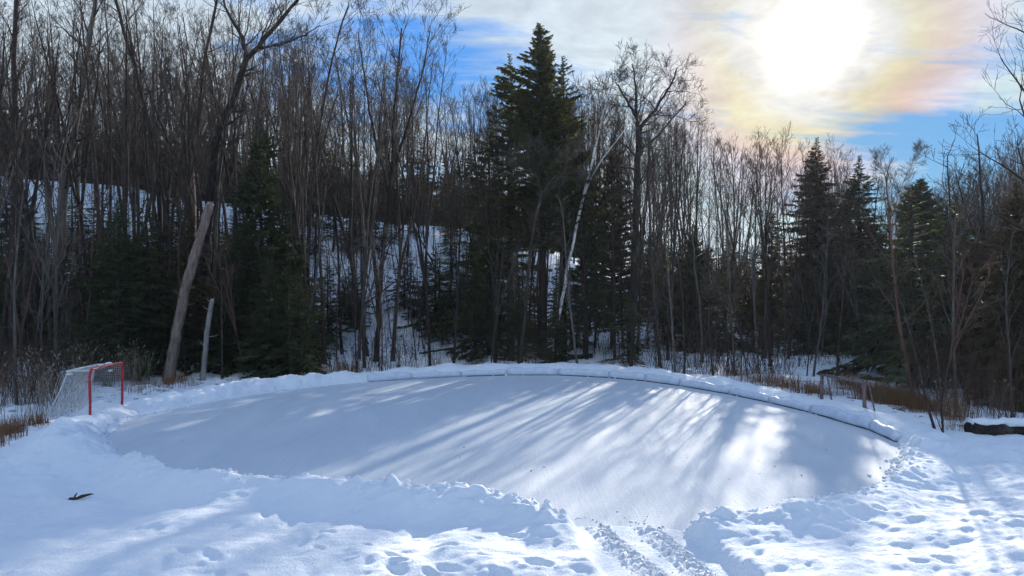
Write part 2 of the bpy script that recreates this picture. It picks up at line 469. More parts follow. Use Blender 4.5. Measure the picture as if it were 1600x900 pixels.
CREST_X = [-90, -60, -43, -30, -16, -6, 2, 10, 17, 26, 40, 90]
CREST_Z = [14.5, 13.6, 12.6, 11.2, 9.4, 8.3, 7.0, 4.6, 2.6, 1.2, 0.7, 0.5]
_rf = random.Random(5)
FEET = []
for (px, py, n, dx, dy) in ((425, 790, 7, -.10, -.42), (465, 800, 6, .14, -.36), (520, 815, 5, .30, -.22), (640, 845, 6, .36, -.12), (570, 850, 6, .22, -.18), (700, 870, 5, .40, -.05),
                            (1500, 760, 6, .22, -.34), (1560, 800, 5, .1, -.4), (1440, 770, 5, .28, -.22), (1340, 850, 5, .30, -.1), (1230, 800, 5, .32, .04),
                            (1490, 790, 5, -.2, -.3), (300, 850, 4, .3, -.2), (750, 810, 4, .3, -.14), (1180, 840, 4, -.16, -.36), (1590, 700, 6, -.3, -.3)):
    x, y = WP(px, py, .3)
    for i in range(n):
        L_ = math.hypot(dx, dy); o_ = (.10 if i % 2 else -.10) + _rf.uniform(-.06, .06)
        if _rf.random() > .18: FEET.append((x - dy / L_ * o_, y + dx / L_ * o_, math.atan2(dy, dx) + _rf.uniform(-.5, .5), _rf.uniform(.6, 1.15), _rf.uniform(.02, .07)))
        x += dx * _rf.uniform(.7, 1.7); y += dy * _rf.uniform(.7, 1.7)
for i in range(45):
    x = _rf.uniform(-7, 11); y = _rf.uniform(7.5, 12.5)
    FEET.append((x, y, _rf.uniform(0, 6.28), _rf.uniform(.35, .8), _rf.uniform(.015, .035)))

TRACKS = [((1.20, 10.3), (1.42, 9.2), (1.72, 8.2), (2.2, 6.4)), ((1.95, 10.3), (2.08, 9.4), (2.30, 8.2), (2.8, 6.4))]


def terrain(x, y, detail=True):
    x = np.asarray(x, float); y = np.asarray(y, float)
    sd, hb, kd = edge_field(x, y)
    # broad shape
    near = 0.15 + 0.012 * np.clip(13 - y, -2, 30)
    far = -0.05 + 0.16 * fbm(x * .35, y * .35, 3, 3)
    m = sstep(13.5, 19, y + 0.25 * np.abs(x - 2))
    base = near * (1 - m) + far * m
    zc = np.interp(x, CREST_X, CREST_Z)
    rise = sstep(36, 58, y)
    hill = zc * (0.88 * rise + 0.12 * sstep(44, 50, y)) + np.clip(y - 58, 0, 200) * -0.01
    base = base + hill * 1.0 + 0.8 * fbm(x * .11, y * .11, 9, 3) * sstep(32, 42, y)
    # ridge line with a shelf (an old track across the slope)
    # pile at the left end
    base = base + 0.30 * np.exp(-(((x + 8.6) / 1.9) ** 2 + ((y - 13.3) / 1.6) ** 2)) - 0.42 * sstep(-11.2, -13.5, x + (y - 14) * .2) * sstep(12, 14, y) * (1 - m)
    # bank of cleared snow
    prof_far = sstep(-.02, .10, sd) * (0.72 + 0.28 * sstep(.05, .45, sd)) * (1 - sstep(.75, 1.5, sd))
    prof_rough = sstep(-.05, .45, sd) * (1 - sstep(.8, 2.0, sd))
    b_far = hb * prof_far; b_rough = hb * prof_rough
    wk2 = np.clip(kd - 1, 0, 1); wk1 = np.clip(1 - np.abs(kd - 1), 0, 1); wk0 = np.clip(1 - kd, 0, 1)
    outside = sstep(-.02, .05, sd)
    lump = fbm(x * 2.1, y * 2.1, 21, 3)
    seg = 0.22 * fbm(x * .8, y * .8, 31, 3)
    bank = wk0 * (b_far * (1 + 1.2 * seg)) + wk1 * b_rough * (1 + .5 * lump)
    ffar = base * sstep(.3, 1.3, sd) + bank
    # near bank: steep inner face, clods, then a dip
    inner = sstep(-.04, .13, sd)
    ridge = np.exp(-((sd - .28) / .17) ** 2)
    nearz = inner * (base + np.clip(hb - .15, 0, 1) * np.exp(-((sd - .38) / np.where(sd < .38, .5, .40 + .25 * vn(x * .9, y * .9, 7))) ** 2)) + ridge * .03 - .05 * np.exp(-((sd - 1.25) / .35) ** 2)
    z = ffar * (1 - wk2) + nearz * wk2
    z = np.where(sd < -.06, -.12, z * outside + -.12 * (1 - outside))
    if not detail: return z
    on = sstep(.02, .15, sd)
    nearw = sstep(19, 14, y)
    # rough clods on the bank
    band = np.exp(-((sd - .22) / .34) ** 2) * on
    rough = np.abs(fbm(x * 3.6, y * 3.6, 41, 3, .55)) * .19 - .04
    zone = 0.35 + 0.65 * sstep(-.15, .25, fbm(x * .6, y * .6, 77, 2))
    z = z + rough * band * (0.35 + 0.9 * wk2 + 0.8 * wk1) * zone
    z = z + on * .08 * fbm(x * 1.6, y * 1.6, 51, 4) * (1 + wk1)
    # wind lumps, drawn out across the light
    c, s = math.cos(-.35), math.sin(-.35)
    u = x * c - y * s; v = x * s + y * c
    dr = fbm(u * 1.1, v * 3.2, 61, 4, .55)
    z = z + on * nearw * .046 * dr * (0.7 + .6 * sstep(-2, 4, x))
    z = z + on * nearw * .014 * fbm(u * 3.2, v * 7.0, 63, 3, .55)
    z = z + on * nearw * .14 * fbm(x * .45, y * .7, 65, 2)
    z = z + on * sstep(15, 20, y) * .10 * fbm(x * .9, y * .9, 71, 4)
    for fx, fy, fa, fs, fd in FEET:
        m = (np.abs(x - fx) < .45) & (np.abs(y - fy) < .45)
        if not m.any(): continue
        dx = x[m] - fx; dy = y[m] - fy
        a = dx * math.cos(fa) + dy * math.sin(fa); b = -dx * math.sin(fa) + dy * math.cos(fa)
        r2 = (a / (.16 * fs)) ** 2 + (b / (.075 * fs)) ** 2
        z[m] += on[m] * (-fd * np.exp(-r2 ** 1.4) + .14 * fd * np.exp(-(np.sqrt(r2) - 1.5) ** 2 * 5))
    # packed path and tyre tracks through the gap
    cx = np.interp(y, [6, 8.2, 10.6], [2.25, 1.92, 1.60])
    pw = np.interp(y, [6, 8.2, 10.6], [.85, .74, .66])
    pm = (1 - sstep(0, .28, np.abs(x - cx + .05 * fbm(x * 2, y * 2, 90, 2)) - pw)) * sstep(11.2, 10.2, y)
    pz = .015 + .030 * np.clip(10.4 - y, 0, 9) + .02 * fbm(x * 4, y * 4, 91, 3)
    z = np.where(sd > -.06, z * (1 - pm) + pz * pm, z)
    for tr in TRACKS:
        ty = [p[1] for p in tr][::-1]; tx = [p[0] for p in tr][::-1]
        tcx = np.interp(y, ty, tx)
        off = x - tcx
        tm = (1 - sstep(.15, .21, np.abs(off))) * sstep(10.9, 10.1, y)
        ph = y * 9.5 + np.abs(off) * 9
        tread = (np.sin(ph * 2 * math.pi / 1.6) > 0.05) * .045 + .08 * np.abs(fbm(x * 9, y * 9, 95, 4, .6))
        z = np.where(sd > -.3, z + tm * (tread - .045), z)
    return z


def axis(fine0, fine1, step, lo, hi, g=1.12, mx=6):
    a = list(np.arange(fine0, fine1 + 1e-6, step))
    s = step
    while a[-1] < hi: s = min(s * g, mx); a.append(a[-1] + s)
    s = step; b = []
    cur = fine0
    while cur > lo: s = min(s * g, mx); cur -= s; b.append(cur)
    return np.array(b[::-1] + a)


ax = axis(-12.5, 13.5, .04, -240, 240, 1.10, 8)
ay1 = np.arange(7.2, 15, .028); ay2 = np.arange(15, 33, .06)
ay3 = axis(33, 34, .08, 33, 420, 1.035, 8)
ay0 = axis(7.2, 7.25, .028, -160, 7.2, 1.15, 8); ay0 = ay0[ay0 < 7.199]
ay = np.concatenate([ay0, ay1, ay2, ay3[ay3 > 33.01]])
X, Y = np.meshgrid(ax, ay)
Z = terrain(X, Y)
nx, ny = len(ax), len(ay)
ii = (np.arange(ny - 1)[:, None] * nx + np.arange(nx - 1)[None, :])
F = np.stack([ii, ii + 1, ii + nx + 1, ii + nx], -1).reshape(-1, 4)
mb = MB(); mb.add(np.stack([X, Y, Z], -1).reshape(-1, 3), F)
gm = mb.mesh('snow_ground', M['snow'], True)
gm.materials.append(M['fsnow'])
cx_ = (X[:-1, :-1] + X[1:, 1:]) / 2; cy_ = (Y[:-1, :-1] + Y[1:, 1:]) / 2
SDc, _, _ = edge_field(cx_, cy_)
wob = fbm(cx_ * .8, cy_ * .8, 111, 3) * 1.2
forest = ((SDc + wob > 2.1) & (cy_ > 15.5)).astype(np.int32).ravel()
gm.polygons.foreach_set('material_index', forest)
ground = tag(obj('snow_ground', gm), 'snow covered ground with trodden foreground, banks round the rink and a wooded slope', 'ground', kind='structure')

# ice sheet
cen = OUT.mean(0)
mb = MB()
inner_pts = cen + (OUT - cen) * (1 + .16 / np.linalg.norm(OUT - cen, axis=1))[:, None]
rings = 24
V = [np.array([[cen[0], cen[1], 0.0]])]
for r in range(1, rings + 1):
    q = cen + (inner_pts - cen) * (r / rings)
    V.append(np.concatenate([q, np.zeros((len(q), 1))], 1))
V = np.concatenate(V)
n = len(inner_pts); f3 = []; f4 = []
for j in range(n): f3.append((0, 1 + j, 1 + (j + 1) % n))
for r in range(rings - 1):
    b = 1 + r * n
    for j in range(n): f4.append((b + j, b + n + j, b + n + (j + 1) % n, b + (j + 1) % n))
f3 = [(a, c, b) for a, b, c in f3] if False else f3
mb.add(V, f4, f3)
im = mb.mesh('rink_ice', M['ice'])
if im.polygons[0].normal.z < 0: im.flip_normals()
tag(obj('rink_ice', im), 'frosted round backyard ice rink surface ringed by snow banks', 'ice rink', kind='structure')


SDG, _, _ = edge_field(X, Y)


def look(G, x, y):
    i = int(np.clip(np.searchsorted(ax, x) - 1, 0, nx - 2)); j = int(np.clip(np.searchsorted(ay, y) - 1, 0, ny - 2))
    u = (x - ax[i]) / (ax[i + 1] - ax[i]); v = (y - ay[j]) / (ay[j + 1] - ay[j])
    return float((G[j, i] * (1 - u) + G[j, i + 1] * u) * (1 - v) + (G[j + 1, i] * (1 - u) + G[j + 1, i + 1] * u) * v)


def gz(x, y): return look(Z, x, y)
def sdist(x, y): return look(SDG, x, y)


# ------------------------------------------------------------------ boards along the far edge
far_i = [i for i in range(len(OUT)) if OATT[i][1] < 0.35 and OUT[i][1] > 15]
arc = OUT[far_i]; seglen = np.linalg.norm(np.diff(arc, axis=0), axis=1); cum = np.concatenate([[0], np.cumsum(seglen)])
rb = random.Random(3)
s = 0.0; k = 0
nb = []
while s < cum[-1] - .6:
    L = rb.uniform(1.5, 2.4)
    nb.append((s, min(s + L, cum[-1]))); s += L
ORD = ['leftmost', 'second', 'third', 'fourth', 'fifth', 'sixth', 'seventh', 'eighth', 'ninth', 'tenth', 'eleventh', 'twelfth', 'thirteenth', 'fourteenth', 'fifteenth', 'sixteenth', 'seventeenth', 'eighteenth', 'nineteenth', 'twentieth']
for k, (s0, s1) in enumerate(nb):
    a = np.array([np.interp(s0 + .015, cum, arc[:, 0]), np.interp(s0 + .015, cum, arc[:, 1])])
    b = np.array([np.interp(s1 - .015, cum, arc[:, 0]), np.interp(s1 - .015, cum, arc[:, 1])])
    d = b - a; L = np.linalg.norm(d); ang = math.atan2(d[1], d[0])
    nm = ('leftmost' if k == 0 else 'rightmost' if k == len(nb) - 1 else ORD[k] if k < len(ORD) else 'far')
    lab = 'snow capped white board on the far rink edge, ' + (nm if k in (0, len(nb) - 1) else nm + ' from the left')
    t = thing('rink_board', lab, 'rink board', (a[0], a[1], 0), ang, 'low boards along the far edge of the rink')
    hgt = .22 + rb.uniform(-.035, .045)
    # inner face bulges slightly, top is rounded
    prof = [(-.030,   .028), (-.055, .08), (-.058, .15), (-.025, hgt), (.04, hgt + .035), (.14, hgt + .02), (.15,   .028)]
    ns = 10; V = []
    for i in range(ns + 1):
        x = L * i / ns
        w = .022 * math.sin(i * 1.1 + k * 2.3) + rb.uniform(-.014, .014) - .03 * (i in (0, ns))
        for (py, pz) in prof: V.append((x, py + w * .4, pz + (w if pz > .15 else 0)))
    m_ = len(prof); f4 = []
    for i in range(ns):
        for j in range(m_):
            j2 = (j + 1) % m_
            f4.append((i * m_ + j, (i + 1) * m_ + j, (i + 1) * m_ + j2, i * m_ + j2))
    f3 = []
    for e in (0, ns):
        for j in range(1, m_ - 1):
            f3.append((e * m_, e * m_ + j, e * m_ + j + 1) if e == 0 else (e * m_, e * m_ + j + 1, e * m_ + j))
    mb = MB(); mb.add(V, f4, f3); obj('board_face', mb.mesh('board_face', M['board']), t)
    if rb.random() < (.55 if a[0] < 1 else .12): continue
    mb = MB()
    V = [(x, y, z) for x in (rb.uniform(0, .12) * L, L * rb.uniform(.86, 1)) for y in (-.030, .10) for z in (.004, .030)]
    mb.add(V, [(0, 1, 3, 2), (4, 6, 7, 5), (0, 4, 5, 1), (2, 3, 7, 6), (1, 5, 7, 3), (0, 2, 6, 4)])
    obj('liner_strip', mb.mesh('liner_strip', M['black']), t)

# ------------------------------------------------------------------ hockey goal (left), red frame and white net
def arc_path(ctrl, n=6):
    P = np.array(ctrl, float); out = []
    N = len(P)
    for i in range(N - 1):
        p0 = P[max(i - 1, 0)]; p1 = P[i]; p2 = P[i + 1]; p3 = P[min(i + 2, N - 1)]
        for j in range(n):
            t = j / n
            out.append(0.5 * ((2 * p1) + (-p0 + p2) * t + (2 * p0 - 5 * p1 + 4 * p2 - p3) * t * t + (-p0 + 3 * p1 - 3 * p2 + p3) * t ** 3))
    out.append(P[-1]); return np.array(out)


def red_goal():
    a = np.array(WP(140, 653, .28)); b = np.array(WP(190, 632, .34))
    d = b - a; W = np.linalg.norm(d); ang = math.atan2(d[1], d[0])
    t = thing('hockey_goal', 'red framed hockey goal with white netting on the snow bank', 'hockey goal', (a[0], a[1], .26), ang)
    # local x along the mouth, +y = behind (away from the ice, to the left)
    Hh = 1.22; Y0 = 1
    r = .034
    mb = MB()
    rc = .13
    path = [(-.10, .02, .03), (-.02, .01, .02), (0, 0, .10), (0, 0, .5), (-.02, 0, .95), (0, 0, Hh - rc), (rc * .3, 0, Hh - rc * .3), (rc, 0, Hh), (W * .5, 0, Hh + .01), (W - rc, 0, Hh), (W - rc * .3, 0, Hh - rc * .3), (W, 0, Hh - rc), (W + .015, 0, .6), (W, 0, .12), (W - .03, .02, .03), (W - .12, .05, .03)]
    tube(mb, arc_path(path, 4), np.full(4 * (len(path) - 1) + 1, r), 10, True)
    obj('goal_frame', mb.mesh('goal_frame', M['red'], True), t)
    # top shelf bars and the swept back frame
    mb = MB(); dp = .62; db = 1.05
    top = [(0.03, .02, Hh - .03), (.02, dp * .6, Hh - .03), (.16, dp, Hh - .05), (W - .16, dp, Hh - .05), (W - .02, dp * .6, Hh - .03), (W - .03, .02, Hh - .03)]
    tp = arc_path(top, 5); tube(mb, tp, np.full(len(tp), .019), 7, True)
    tube(mb, [(.16, dp, Hh - .05), (.10, dp + .15, .7), (.02, db, .05)], [.016] * 3, 6, True)
    tube(mb, [(W - .16, dp, Hh - .05), (W - .10, dp + .15, .7), (W - .02, db, .05)], [.016] * 3, 6, True)
    bot = arc_path([(-.02, .02, .02), (-.06, db * .6, .02), (.15, db + .05, .03), (W - .15, db + .05, .03), (W + .06, db * .6, .02), (W, .02, .02)], 4)
    tube(mb, bot, np.full(len(bot), .018), 6, True)
    obj('back_frame', mb.mesh('back_frame', M['white'], True), t)
    # netting: back panel and two side panels as real cords
    mb = MB(); cr = .0030
    def panel(P, nu, nv):
        for i in range(nu + 1):
            pts = [P(i / nu, j / 10) for j in range(11)]; tube(mb, pts, [cr] * 11, 3)
        for j in range(nv + 1):
            pts = [P(i / 14, j / nv) for i in range(15)]; tube(mb, pts, [cr] * 15, 3)
    def back(u, v):
        y = dp + (db - dp) * (1 - v) ** 1.2 - .10 * math.sin(v * math.pi) * (.5 + .5 * math.sin(u * math.pi))
        x = .16 + (W - .32) * u + (1 - v) * (u - .5) * .28
        return (x, y, .03 + (Hh - .09) * v - .05 * math.sin(u * math.pi) * v)
    def side(sgn):
        def f(u, v):
            yb = dp + (db - dp) * (1 - v) ** 1.2
            x0 = 0 if sgn < 0 else W; x1 = (.16 - .14 * (1 - v)) if sgn < 0 else W - .16 + .14 * (1 - v)
            return (x0 + (x1 - x0) * u ** 1.5 , yb * u, .03 + (Hh - .07) * v)
        return f
    def roof(u, v):
        return (.05 + (W - .10) * u, .02 + (dp - .02) * v, Hh - .02 - .07 * math.sin(v * math.pi) * math.sin(u * math.pi))
    panel(back, 34, 24); panel(side(-1), 14, 24); panel(side(1), 14, 24); panel(roof, 34, 11)
    # bunched, torn flap of net hanging on the near side
    rr = random.Random(2)
    for i in range(12):
        u = i / 12
        x0 = -.02 - .02 * u; y0 = .10 + u * dp
        pts = [(x0 - .05 * v * rr.random(), y0 + v * (.25 + .2 * rr.random()), (Hh - .05) * (1 - v) + .04) for v in (0, .33, .66, 1)]
        tube(mb, pts, [cr * 1.3] * 4, 3)
    obj('net', mb.mesh('net', M['net']), t)
    mb = MB()
    for (x, y, z, s_) in ((W * .62, .05, Hh + .05, .075), (W * .70, .07, Hh - .16, .05), (.12, dp - .05, Hh - .12, .07), (W * .52, .16, Hh + .02, .06)):
        u_ = np.linspace(0, 2 * math.pi, 9)[:-1]; ring = []
        for zz, rr_ in ((-.5, .5), (-.1, 1.0), (.3, .8), (.55, .25)):
            for q in u_: ring.append((x + s_ * 1.7 * rr_ * math.cos(q), y + s_ * rr_ * math.sin(q), z + s_ * .8 * zz))
        f = [(r_ * 8 + j, r_ * 8 + (j + 1) % 8, (r_ + 1) * 8 + (j + 1) % 8, (r_ + 1) * 8 + j) for r_ in range(3) for j in range(8)]
        m1 = MB(); m1.add(ring, f); obj('snow_clump', m1.mesh('snow_clump', M['snow'], True), t)


red_goal()


def rusty_goal():
    a = W3(1352, 642, 18.6); b = W3(1284, 622, 20.8)
    ga, gb = gz(a[0], a[1]), gz(b[0], b[1])
    t = thing('goal_frame', 'bare rusty goal frame without a net on the right snow bank', 'hockey goal', (a[0], a[1], 0), 0)
    P = lambda q: (q - np.array([a[0], a[1], 0]))
    at_, bt = W3(1350, 599, 18.6), W3(1285, 587, 20.8)
    def box(mb, p, q, w, h):
        p = np.array(p, float); q = np.array(q, float); d = q - p; d /= np.linalg.norm(d)
        ref = np.array([0, 0, 1.0]) if abs(d[2]) < .8 else np.array([1.0, 0, 0])
        u = np.cross(d, ref); u /= np.linalg.norm(u); v = np.cross(d, u)
        V = [e + su * u * w / 2 + sv * v * h / 2 for e in (p, q) for su, sv in ((-1, -1), (1, -1), (1, 1), (-1, 1))]
        mb.add(V, [(0, 1, 2, 3), (7, 6, 5, 4), (0, 4, 5, 1), (1, 5, 6, 2), (2, 6, 7, 3), (3, 7, 4, 0)])
    na = np.array([a[0], a[1], ga - .1]); nb_ = np.array([b[0], b[1], gb - .1])
    mb = MB(); box(mb, P(na), P(at_), .075, .075); obj('post', mb.mesh('post', M['rust']), t)
    mb = MB(); box(mb, P(nb_), P(bt), .075, .075); obj('post', mb.mesh('post', M['rust']), t)
    mb = MB(); u = (bt - at_) * .02
    box(mb, P(at_ - u + [0, 0, .025]), P(bt + u + [0, 0, .025]), .10, .06)
    obj('crossbar', mb.mesh('crossbar', M['rust']), t)
    mb = MB(); bk = np.array([.20, .10, -.035])
    box(mb, P(at_ + bk), P(bt + bk), .05, .05)
    obj('back_bar', mb.mesh('back_bar', M['rust']), t)
    for tp, g in ((at_, ga), (bt, gb)):
        mb = MB(); box(mb, P(tp + bk + [0, 0, -.01]), P(np.array([tp[0] + .42, tp[1] + .22, g - .12])), .03, .03)
        obj('brace', mb.mesh('brace', M['rust']), t)


rusty_goal()

# ------------------------------------------------------------------ bare trees
def unit(v): return v / (np.linalg.norm(v) + 1e-9)


def perp(rng, d):
    r = rng.normal(size=3); r -= d * (r @ d); return unit(r)


def grow(rng, mb, p, d, L, r, lvl, maxl, up=.25, cfg=None):
    n = 6 if lvl == 1 else 4 if lvl == 2 else 3
    pts = [np.array(p, float)]; d = unit(np.array(d, float)); dirs = [d]
    wig = cfg.get('wig', .16)
    for i in range(n):
        d = unit(d + perp(rng, d) * rng.uniform(0, wig * 1.6) + np.array([0, 0, up * .5 / n * 2]))
        pts.append(pts[-1] + d * L / n); dirs.append(d)
    mn = cfg.get('mn', .006)
    rad = [max(r * (1 - .82 * (i / n) ** .9), mn) for i in range(n + 1)]
    tube(mb, pts, rad, 5 if lvl == 1 else 3)
    if lvl >= maxl: return
    kids = cfg['kids'][lvl - 1]
    kids = max(2, int(kids * rng.uniform(.7, 1.3)))
    for c in range(kids):
        s = rng.uniform(.18, 1.0) if c else 1.0
        i = min(int(s * n), n - 1); f = s * n - i
        q = pts[i] + (pts[i + 1] - pts[i]) * min(f, 1)
        dd = dirs[min(i + 1, n)]
        a = math.radians(rng.uniform(22, 52)) * (1 if c else .5)
        nd = unit(dd * math.cos(a) + perp(rng, dd) * math.sin(a))
        ll = L * rng.uniform(.32, .62) * (1.15 - .6 * s)
        grow(rng, mb, q, nd, max(ll, .18), max(rad[i] * .58, mn), lvl + 1, maxl, up * .8, cfg)


def bare_tree(seed, H, r0, start=.4, n1=20, spread=.22, fork=0, lean=.0, maxl=4, kids=(5, 5, 3), mn=.006, ang=(26, 46), wig=.16):
    """returns trunk MB, crown MB in local space"""
    rng = np.random.default_rng(seed)
    tm, cm = MB(), MB(); cfg = dict(kids=kids, mn=mn, wig=wig)
    n = 14
    la = rng.uniform(0, 6.28)
    def stem(p0, d0, L, r, rtop, k=8):
        pts = [np.array(p0, float)]; d = unit(np.array(d0, float)); dirs = [d]
        m = max(5, int(n * L / H))
        for i in range(m):
            d = unit(d + perp(rng, d) * rng.uniform(0, .075) + np.array([0, 0, .04]))
            pts.append(pts[-1] + d * L / m); dirs.append(d)
        rad = [r * (1 - i / m) ** .85 + rtop for i in range(m + 1)]
        return pts, dirs, rad
    d0 = np.array([math.cos(la) * lean, math.sin(la) * lean, 1])
    if fork:
        fh = H * rng.uniform(.22, .42)
        pts, dirs, rad = stem((0, 0, -.25), d0, fh, r0 * .28, r0 * .74); rad[0] *= 1.3
        tube(tm, pts, rad, 8)
        stems = []
        a0 = rng.uniform(0, 6.28)
        for j in range(fork):
            a = a0 + j * 6.28 / fork + rng.uniform(-.4, .4); sp = rng.uniform(.08, .22)
            P, D, R = stem(pts[-1], dirs[-1] + np.array([math.cos(a) * sp, math.sin(a) * sp, 0]), H - fh, r0 * .62, .012)
            tube(tm, P, R, 7); stems.append((P, D, R, .15))
    else:
        P, D, R = stem((0, 0, -.25), d0, H, r0, .012); R[0] *= 1.35
        tube(tm, P, R, 8); stems = [(P, D, R, start)]
    for P, D, R, st in stems:
        m = len(P) - 1; cnt = int(n1 / max(1, len(stems)) * (1.25 if fork else 1))
        az = rng.uniform(0, 6.28)
        for c in range(cnt):
            s = st + (1 - st) * ((c + rng.uniform(0, 1)) / cnt) ** .85
            i = min(int(s * m), m - 1); q = P[i] + (P[i + 1] - P[i]) * (s * m - i)
            az += 2.4 + rng.uniform(-.5, .5)
            a = math.radians(rng.uniform(*ang))
            d = unit(D[i] * math.cos(a) + np.array([math.cos(az), math.sin(az), 0]) * math.sin(a))
            L = H * spread * rng.uniform(.6, 1.25) * (1.15 - .75 * ((s - st) / (1 - st + 1e-6)) ** 1.5)
            grow(rng, cm, q, d, L, max(R[i] * .45, .012), 1, maxl, .45, cfg)
    if not fork:                                             # a few dead snags below the crown
        for c in range(5):
            s = rng.uniform(.12, start); i = int(s * (len(P) - 1)); az = rng.uniform(0, 6.28)
            q = P[i] + np.array([0, 0, 0.1]); dd = np.array([math.cos(az), math.sin(az), rng.uniform(-.1, .5)])
            grow(rng, cm, q, dd, H * rng.uniform(.03, .09), .012, 3, 3, .0, cfg)
    return tm, cm


# kinds: tall forest trees, mid trees, saplings
BT = []
specs = [
    (1, 19, .11, .58, 16, .11, 0, .03), (2, 20, .14, .38, 18, .17, 2, .02), (3, 18, .085, .62, 15, .10, 0, .05), (4, 17, .10, .5, 16, .14, 0, .02),
    (5, 19, .12, .45, 18, .15, 3, .04), (6, 16, .07, .62, 13, .10, 0, .05), (7, 18, .12, .42, 17, .15, 2, .0)]
for i, (sd_, H, r0, st, n1, spd, fk, ln) in enumerate(specs):
    BT.append((H, bare_tree(100 + sd_, H, r0, st, n1, spd, fk, ln, 4, (4, 4, 2), .0058)))
MT = []
for i in range(6):
    H = [12, 13, 11, 12, 10, 13][i]
    MT.append((H, bare_tree(200 + i, H, [.065, .075, .05, .06, .05, .08][i], [.35, .3, .42, .3, .4, .33][i], 17, .22, [0, 2, 0, 3, 0, 0][i], [.03, .02, .08, .0, .05, .03][i], 4, (5, 4, 2), .0052, (16, 34))))
SP = []
for i in range(6):
    H = [6, 7, 5, 6.5, 4.5, 7.5][i]
    SP.append((H, bare_tree(300 + i, H, [.035, .04, .028, .035, .025, .04][i], .25, 13, .20, [0, 0, 2, 0, 3, 0][i], [.06, .12, .03, .16, .04, .07][i], 3, (4, 3, 2), .0045, (20, 50))))


def mesh_pair(tc, n1, n2, m1, m2): return (tc[0].mesh(n1, m1, True), tc[1].mesh(n2, m2))


BTm = {}
for key, mats in (('g', ('bark', 'twig')), ('d', ('dbark', 'twig')), ('p', ('pbark', 'twig'))):
    lst = []
    for i, (H, tc) in enumerate(BT):
        if i == 0 or key == 'g' or True:
            lst.append((H, mesh_pair(tc, 'tree_trunk', 'tree_crown', M[mats[0]], M[mats[1]])))
    BTm[key] = lst
    BTm[key + 'm'] = [(H, mesh_pair(tc, 'tree_trunk', 'tree_crown', M[mats[0]], M[mats[1]])) for H, tc in MT]
SPm = [(H, mesh_pair(tc, 'sapling_stem', 'sapling_twigs', M['bark'], M['twig'])) for H, tc in SP]
SPp = [(H, mesh_pair(tc, 'sapling_stem', 'sapling_twigs', M['pbark'], M['pbark'])) for H, tc in SP]
SPr = [(H, mesh_pair(tc, 'sapling_stem', 'sapling_twigs', M['rtwig'], M['rtwig'])) for H, tc in SP]


def copy_tree(src, loc, rz, s, label, group):
    r = src.copy(); COL.objects.link(r)
    r.location = loc; r.rotation_euler = (0, 0, rz); r.scale = s
    r['label'] = label; r['group'] = group
    for ch in list(src.children):
        c = ch.copy(); COL.objects.link(c); c.parent = r
    return r


PROTO = {}


def place(key, name, cat, meshes, parts, loc, rz, s, label, group):
    """the first of a kind is built, the later ones are copies with copies of their parts"""
    if key not in PROTO:
        r = thing(name, label, cat, loc, rz, group, s)
        for pn, me in zip(parts, meshes): obj(pn, me, r)
        PROTO[key] = r
        return r
    return copy_tree(PROTO[key], loc, rz, s, label, group)


# skyline: how high (in degrees of slope) tree tops stand along each bearing
SKX = [-100, 0, 380, 430, 500, 560, 600, 650, 700, 725, 760, 900, 940, 1000, 1060, 1085, 1150, 1250, 1300, 1350, 1400, 1450, 1500, 1560, 1600, 1700]
SKY_ = [-60, -60, -40, 0, 20, 25, 25, 15, 60, 115, 110, 125, 110, 150, 150, 180, 196, 200, 225, 270, 265, 295, 250, 240, 190, 170]


def sky_h(px, d, jitter=0.0):
    return CAM_Z + (HOR - (np.interp(px, SKX, SKY_) + jitter)) / FPX * d


def sector(px):
    for lim, s_ in ((115, 'behind the left reeds'), (250, 'behind the red goal'), (340, 'round the leaning broken trunk'), (470, 'round the bushy left evergreen'),
                    (600, 'above the left snow bank'), (735, 'left of the tallest evergreen'), (915, 'round the tallest evergreen'), (1010, 'round the leaning white birch'),
                    (1130, 'right of the spreading oak'), (1250, 'left of the pointed spruces'), (1370, 'round the pointed spruces'), (1480, 'behind the rusty goal frame'), (9999, 'at the right edge')):
        if px < lim: return s_


def tilt(r, rg, sd_=.03):
    if rg.random() < .1: sd_ *= 3.2
    r.rotation_euler[0] = rg.gauss(0, sd_); r.rotation_euler[1] = rg.gauss(0, sd_)


rng = random.Random(11)
cells = {}


def free(x, y, r):
    k0 = (int(x // 2), int(y // 2))
    for i in (-1, 0, 1):
        for j in (-1, 0, 1):
            for (a, b) in cells.get((k0[0] + i, k0[1] + j), ()):
                if (a - x) ** 2 + (b - y) ** 2 < r * r: return False
    cells.setdefault(k0, []).append((x, y)); return True


def wood_ok(px, d):
    x = (px - 800) / FPX * d
    return sdist(x, d)


